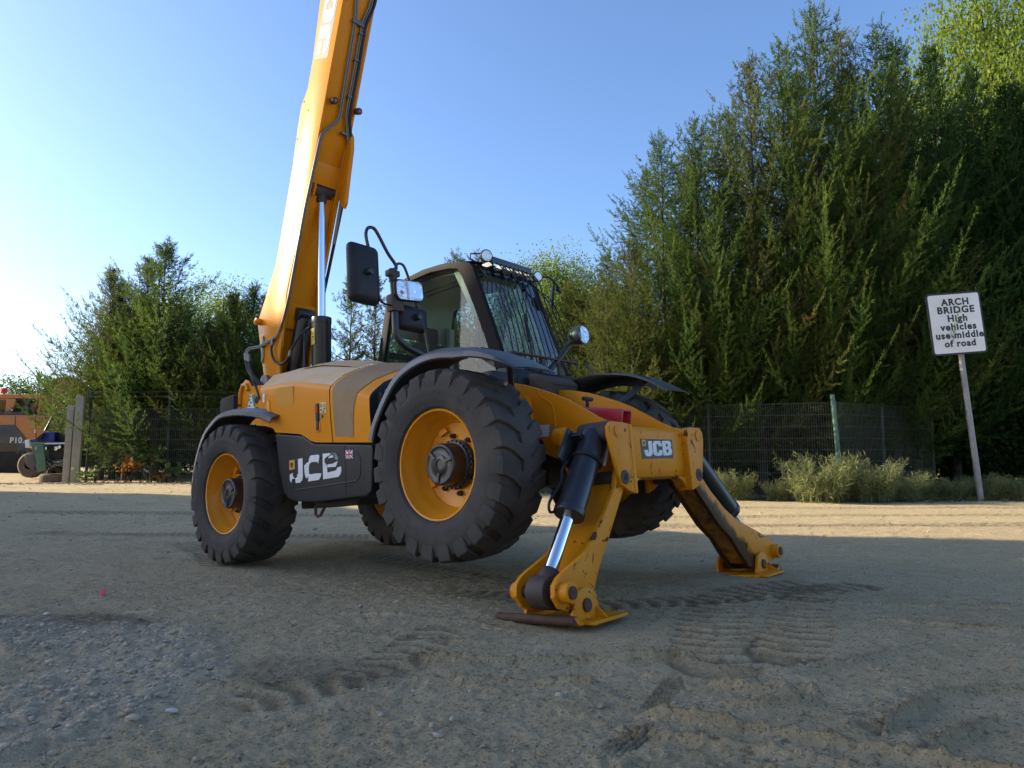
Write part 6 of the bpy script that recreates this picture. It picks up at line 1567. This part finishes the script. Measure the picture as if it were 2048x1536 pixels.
# ================================================================== stones and scraps
def stone_mesh(seed, mat):
    rg = np.random.default_rng(seed); bm = bmesh.new(); bmesh.ops.create_icosphere(bm, subdivisions=2, radius=1)
    pl = rg.normal(size=(9, 3)); pl /= np.linalg.norm(pl, axis=1, keepdims=True); dd = rg.uniform(.55, .9, 9)
    for v in bm.verts:
        for n_, d_ in zip(pl, dd):
            s = float(np.dot(n_, v.co)); 
            if s > d_: v.co -= Vector(n_) * (s - d_)
        v.co.z *= .62; v.co.y *= .8
    me = bpy.data.meshes.new('stone'); bm.to_mesh(me); bm.free(); me.materials.append(M[mat]); return me
ST = {m: [stone_mesh(200 + k, m) for k in range(3)] for m in ('stone', 'pale_stone', 'tan_stone')}
for i, (x, y, s, m, lab) in enumerate([(-1.15, 2.47, .020, 'pale_stone', 'white angular stone lying nearest the camera at lower left'), (.31, 2.55, .017, 'tan_stone', 'brown stone on the bare ground right of the middle'), (-1.20, 2.58, .014, 'stone', 'flat grey stone just above the white one'),
        (-2.05, 4.09, .018, 'pale_stone', 'whitish stone on the dark damp patch'), (-2.56, 3.98, .022, 'pale_stone', 'pale broken stone left of the damp patch'), (-1.23, 2.96, .018, 'stone', 'grey stone in the rubble below the red scrap'), (-1.87, 5.89, .022, 'stone', 'small stone just before the rear wheel'),
        (-.89, 4.23, .018, 'stone', 'grey stone on the bare ground below the belly of the machine'), (8.80, 15.75, .11, 'pale_stone', 'pale boulder at the edge of the grass right of the green post'), (-2.05, 3.74, .020, 'stone', 'grey stone at the edge of the pale rubble'), (-1.62, 3.62, .022, 'stone', 'rounded grey stone at the upper tip of the pale rubble'), (-.37, 2.75, .010, 'pale_stone', 'tiny pale chip in the middle foreground'), (1.7, 6.4, .02, 'stone', 'dark lump on the ground right of the far foot'), (2.81, 4.3, .035, 'pale_stone', 'flat pale slab at the right edge of the yard'), (2.3, 3.75, .035, 'pale_stone', 'flat pale slab right of the tyre marks')]):
    o = link('stone', ST[m][i % 3]); zz = gz(x, y) + float(micro_h(np.array([x]), np.array([y]))[0])
    flat_ = .25 if 'slab' in lab else 1
    o.location = (x, y, zz + s * .2 * flat_); o.scale = (s * 1.2, s, s * flat_); o.rotation_euler = (0, 0, i * 1.1); tag(o, lab, 'stone', 'loose stones on the yard')
mb = MB(); mb.grid([[(-.03, .03, .045), (.0, .035, .05), (.02, .02, .04)], [(-.02, .0, .012), (.01, .0, .02), (.035, -.005, .012)], [(.0, -.025, .0), (.02, -.025, .006), (.04, -.03, .0)]])
o = mb.done('scrap', 'decal_red'); tag(o, 'bright red plastic scrap lying on the ground left of the rear wheel', 'scrap'); o.location = (-2.65, 4.65, gz(-2.65, 4.65) + .004); o.scale = (.7, .7, .7)
# gravel: too many to count
rng = np.random.default_rng(9)
icoV = None; bm = bmesh.new(); bmesh.ops.create_icosphere(bm, subdivisions=1, radius=1); bm.verts.index_update()
icoV = np.array([v.co[:] for v in bm.verts]); icoF = np.array([[v.index for v in f.verts] for f in bm.faces]); bm.free()
def scatter(name, xs, ys, ss, mat):
    zs = base_h(xs, ys) + micro_h(xs, ys); n = len(xs)
    j = rng.uniform(.65, 1.25, size=(n, len(icoV), 1)); sc = np.stack([rng.uniform(.8, 1.5, n), rng.uniform(.6, 1.1, n), rng.uniform(.35, .75, n)], 1)[:, None, :]
    a = rng.random(n) * 6.28; c, s = np.cos(a)[:, None], np.sin(a)[:, None]
    P = icoV[None] * j * sc * ss[:, None, None]
    X = P[..., 0] * c - P[..., 1] * s + xs[:, None]; Y = P[..., 0] * s + P[..., 1] * c + ys[:, None]; Z = P[..., 2] + zs[:, None] + ss[:, None] * .15
    V = np.stack([X, Y, Z], -1).reshape(-1, 3); F = (icoF[None] + (np.arange(n) * len(icoV))[:, None, None]).reshape(-1, 3)
    o = link(name, np_mesh(name, V, F, mat)); tag(o, kind='stuff'); return o
n = 26000; X = rng.uniform(-4.2, .2, n); Y = rng.uniform(1.7, 4.6, n); k = rng.random(n) < pale_mask(X, Y) ** 1.3 * .42 + .010
X, Y = X[k], Y[k]; scatter('rubble_gravel', X, Y, np.clip(rng.lognormal(-4.9, .45, len(X)), .003, .026), 'stone')
n = 4200; r = rng.uniform(1.8, 9, n); a = rng.uniform(-R(48), R(48), n); scatter('loose_gravel', r * np.sin(a), r * np.cos(a), np.clip(rng.lognormal(-5.6, .5, n), .002, .014), 'tan_stone')
n = 2600; X = rng.uniform(-13, 2, n); Y = 17.7 + rng.normal(size=n) * .35; scatter('fence_gravel', X, Y, np.clip(rng.lognormal(-4.1, .4, n), .008, .04), 'tan_stone')
n = 1500; X = rng.uniform(-12, 14, n); Y = rng.uniform(8, 16, n); scatter('track_gravel', X, Y, np.clip(rng.lognormal(-4.6, .5, n), .005, .03), 'tan_stone')
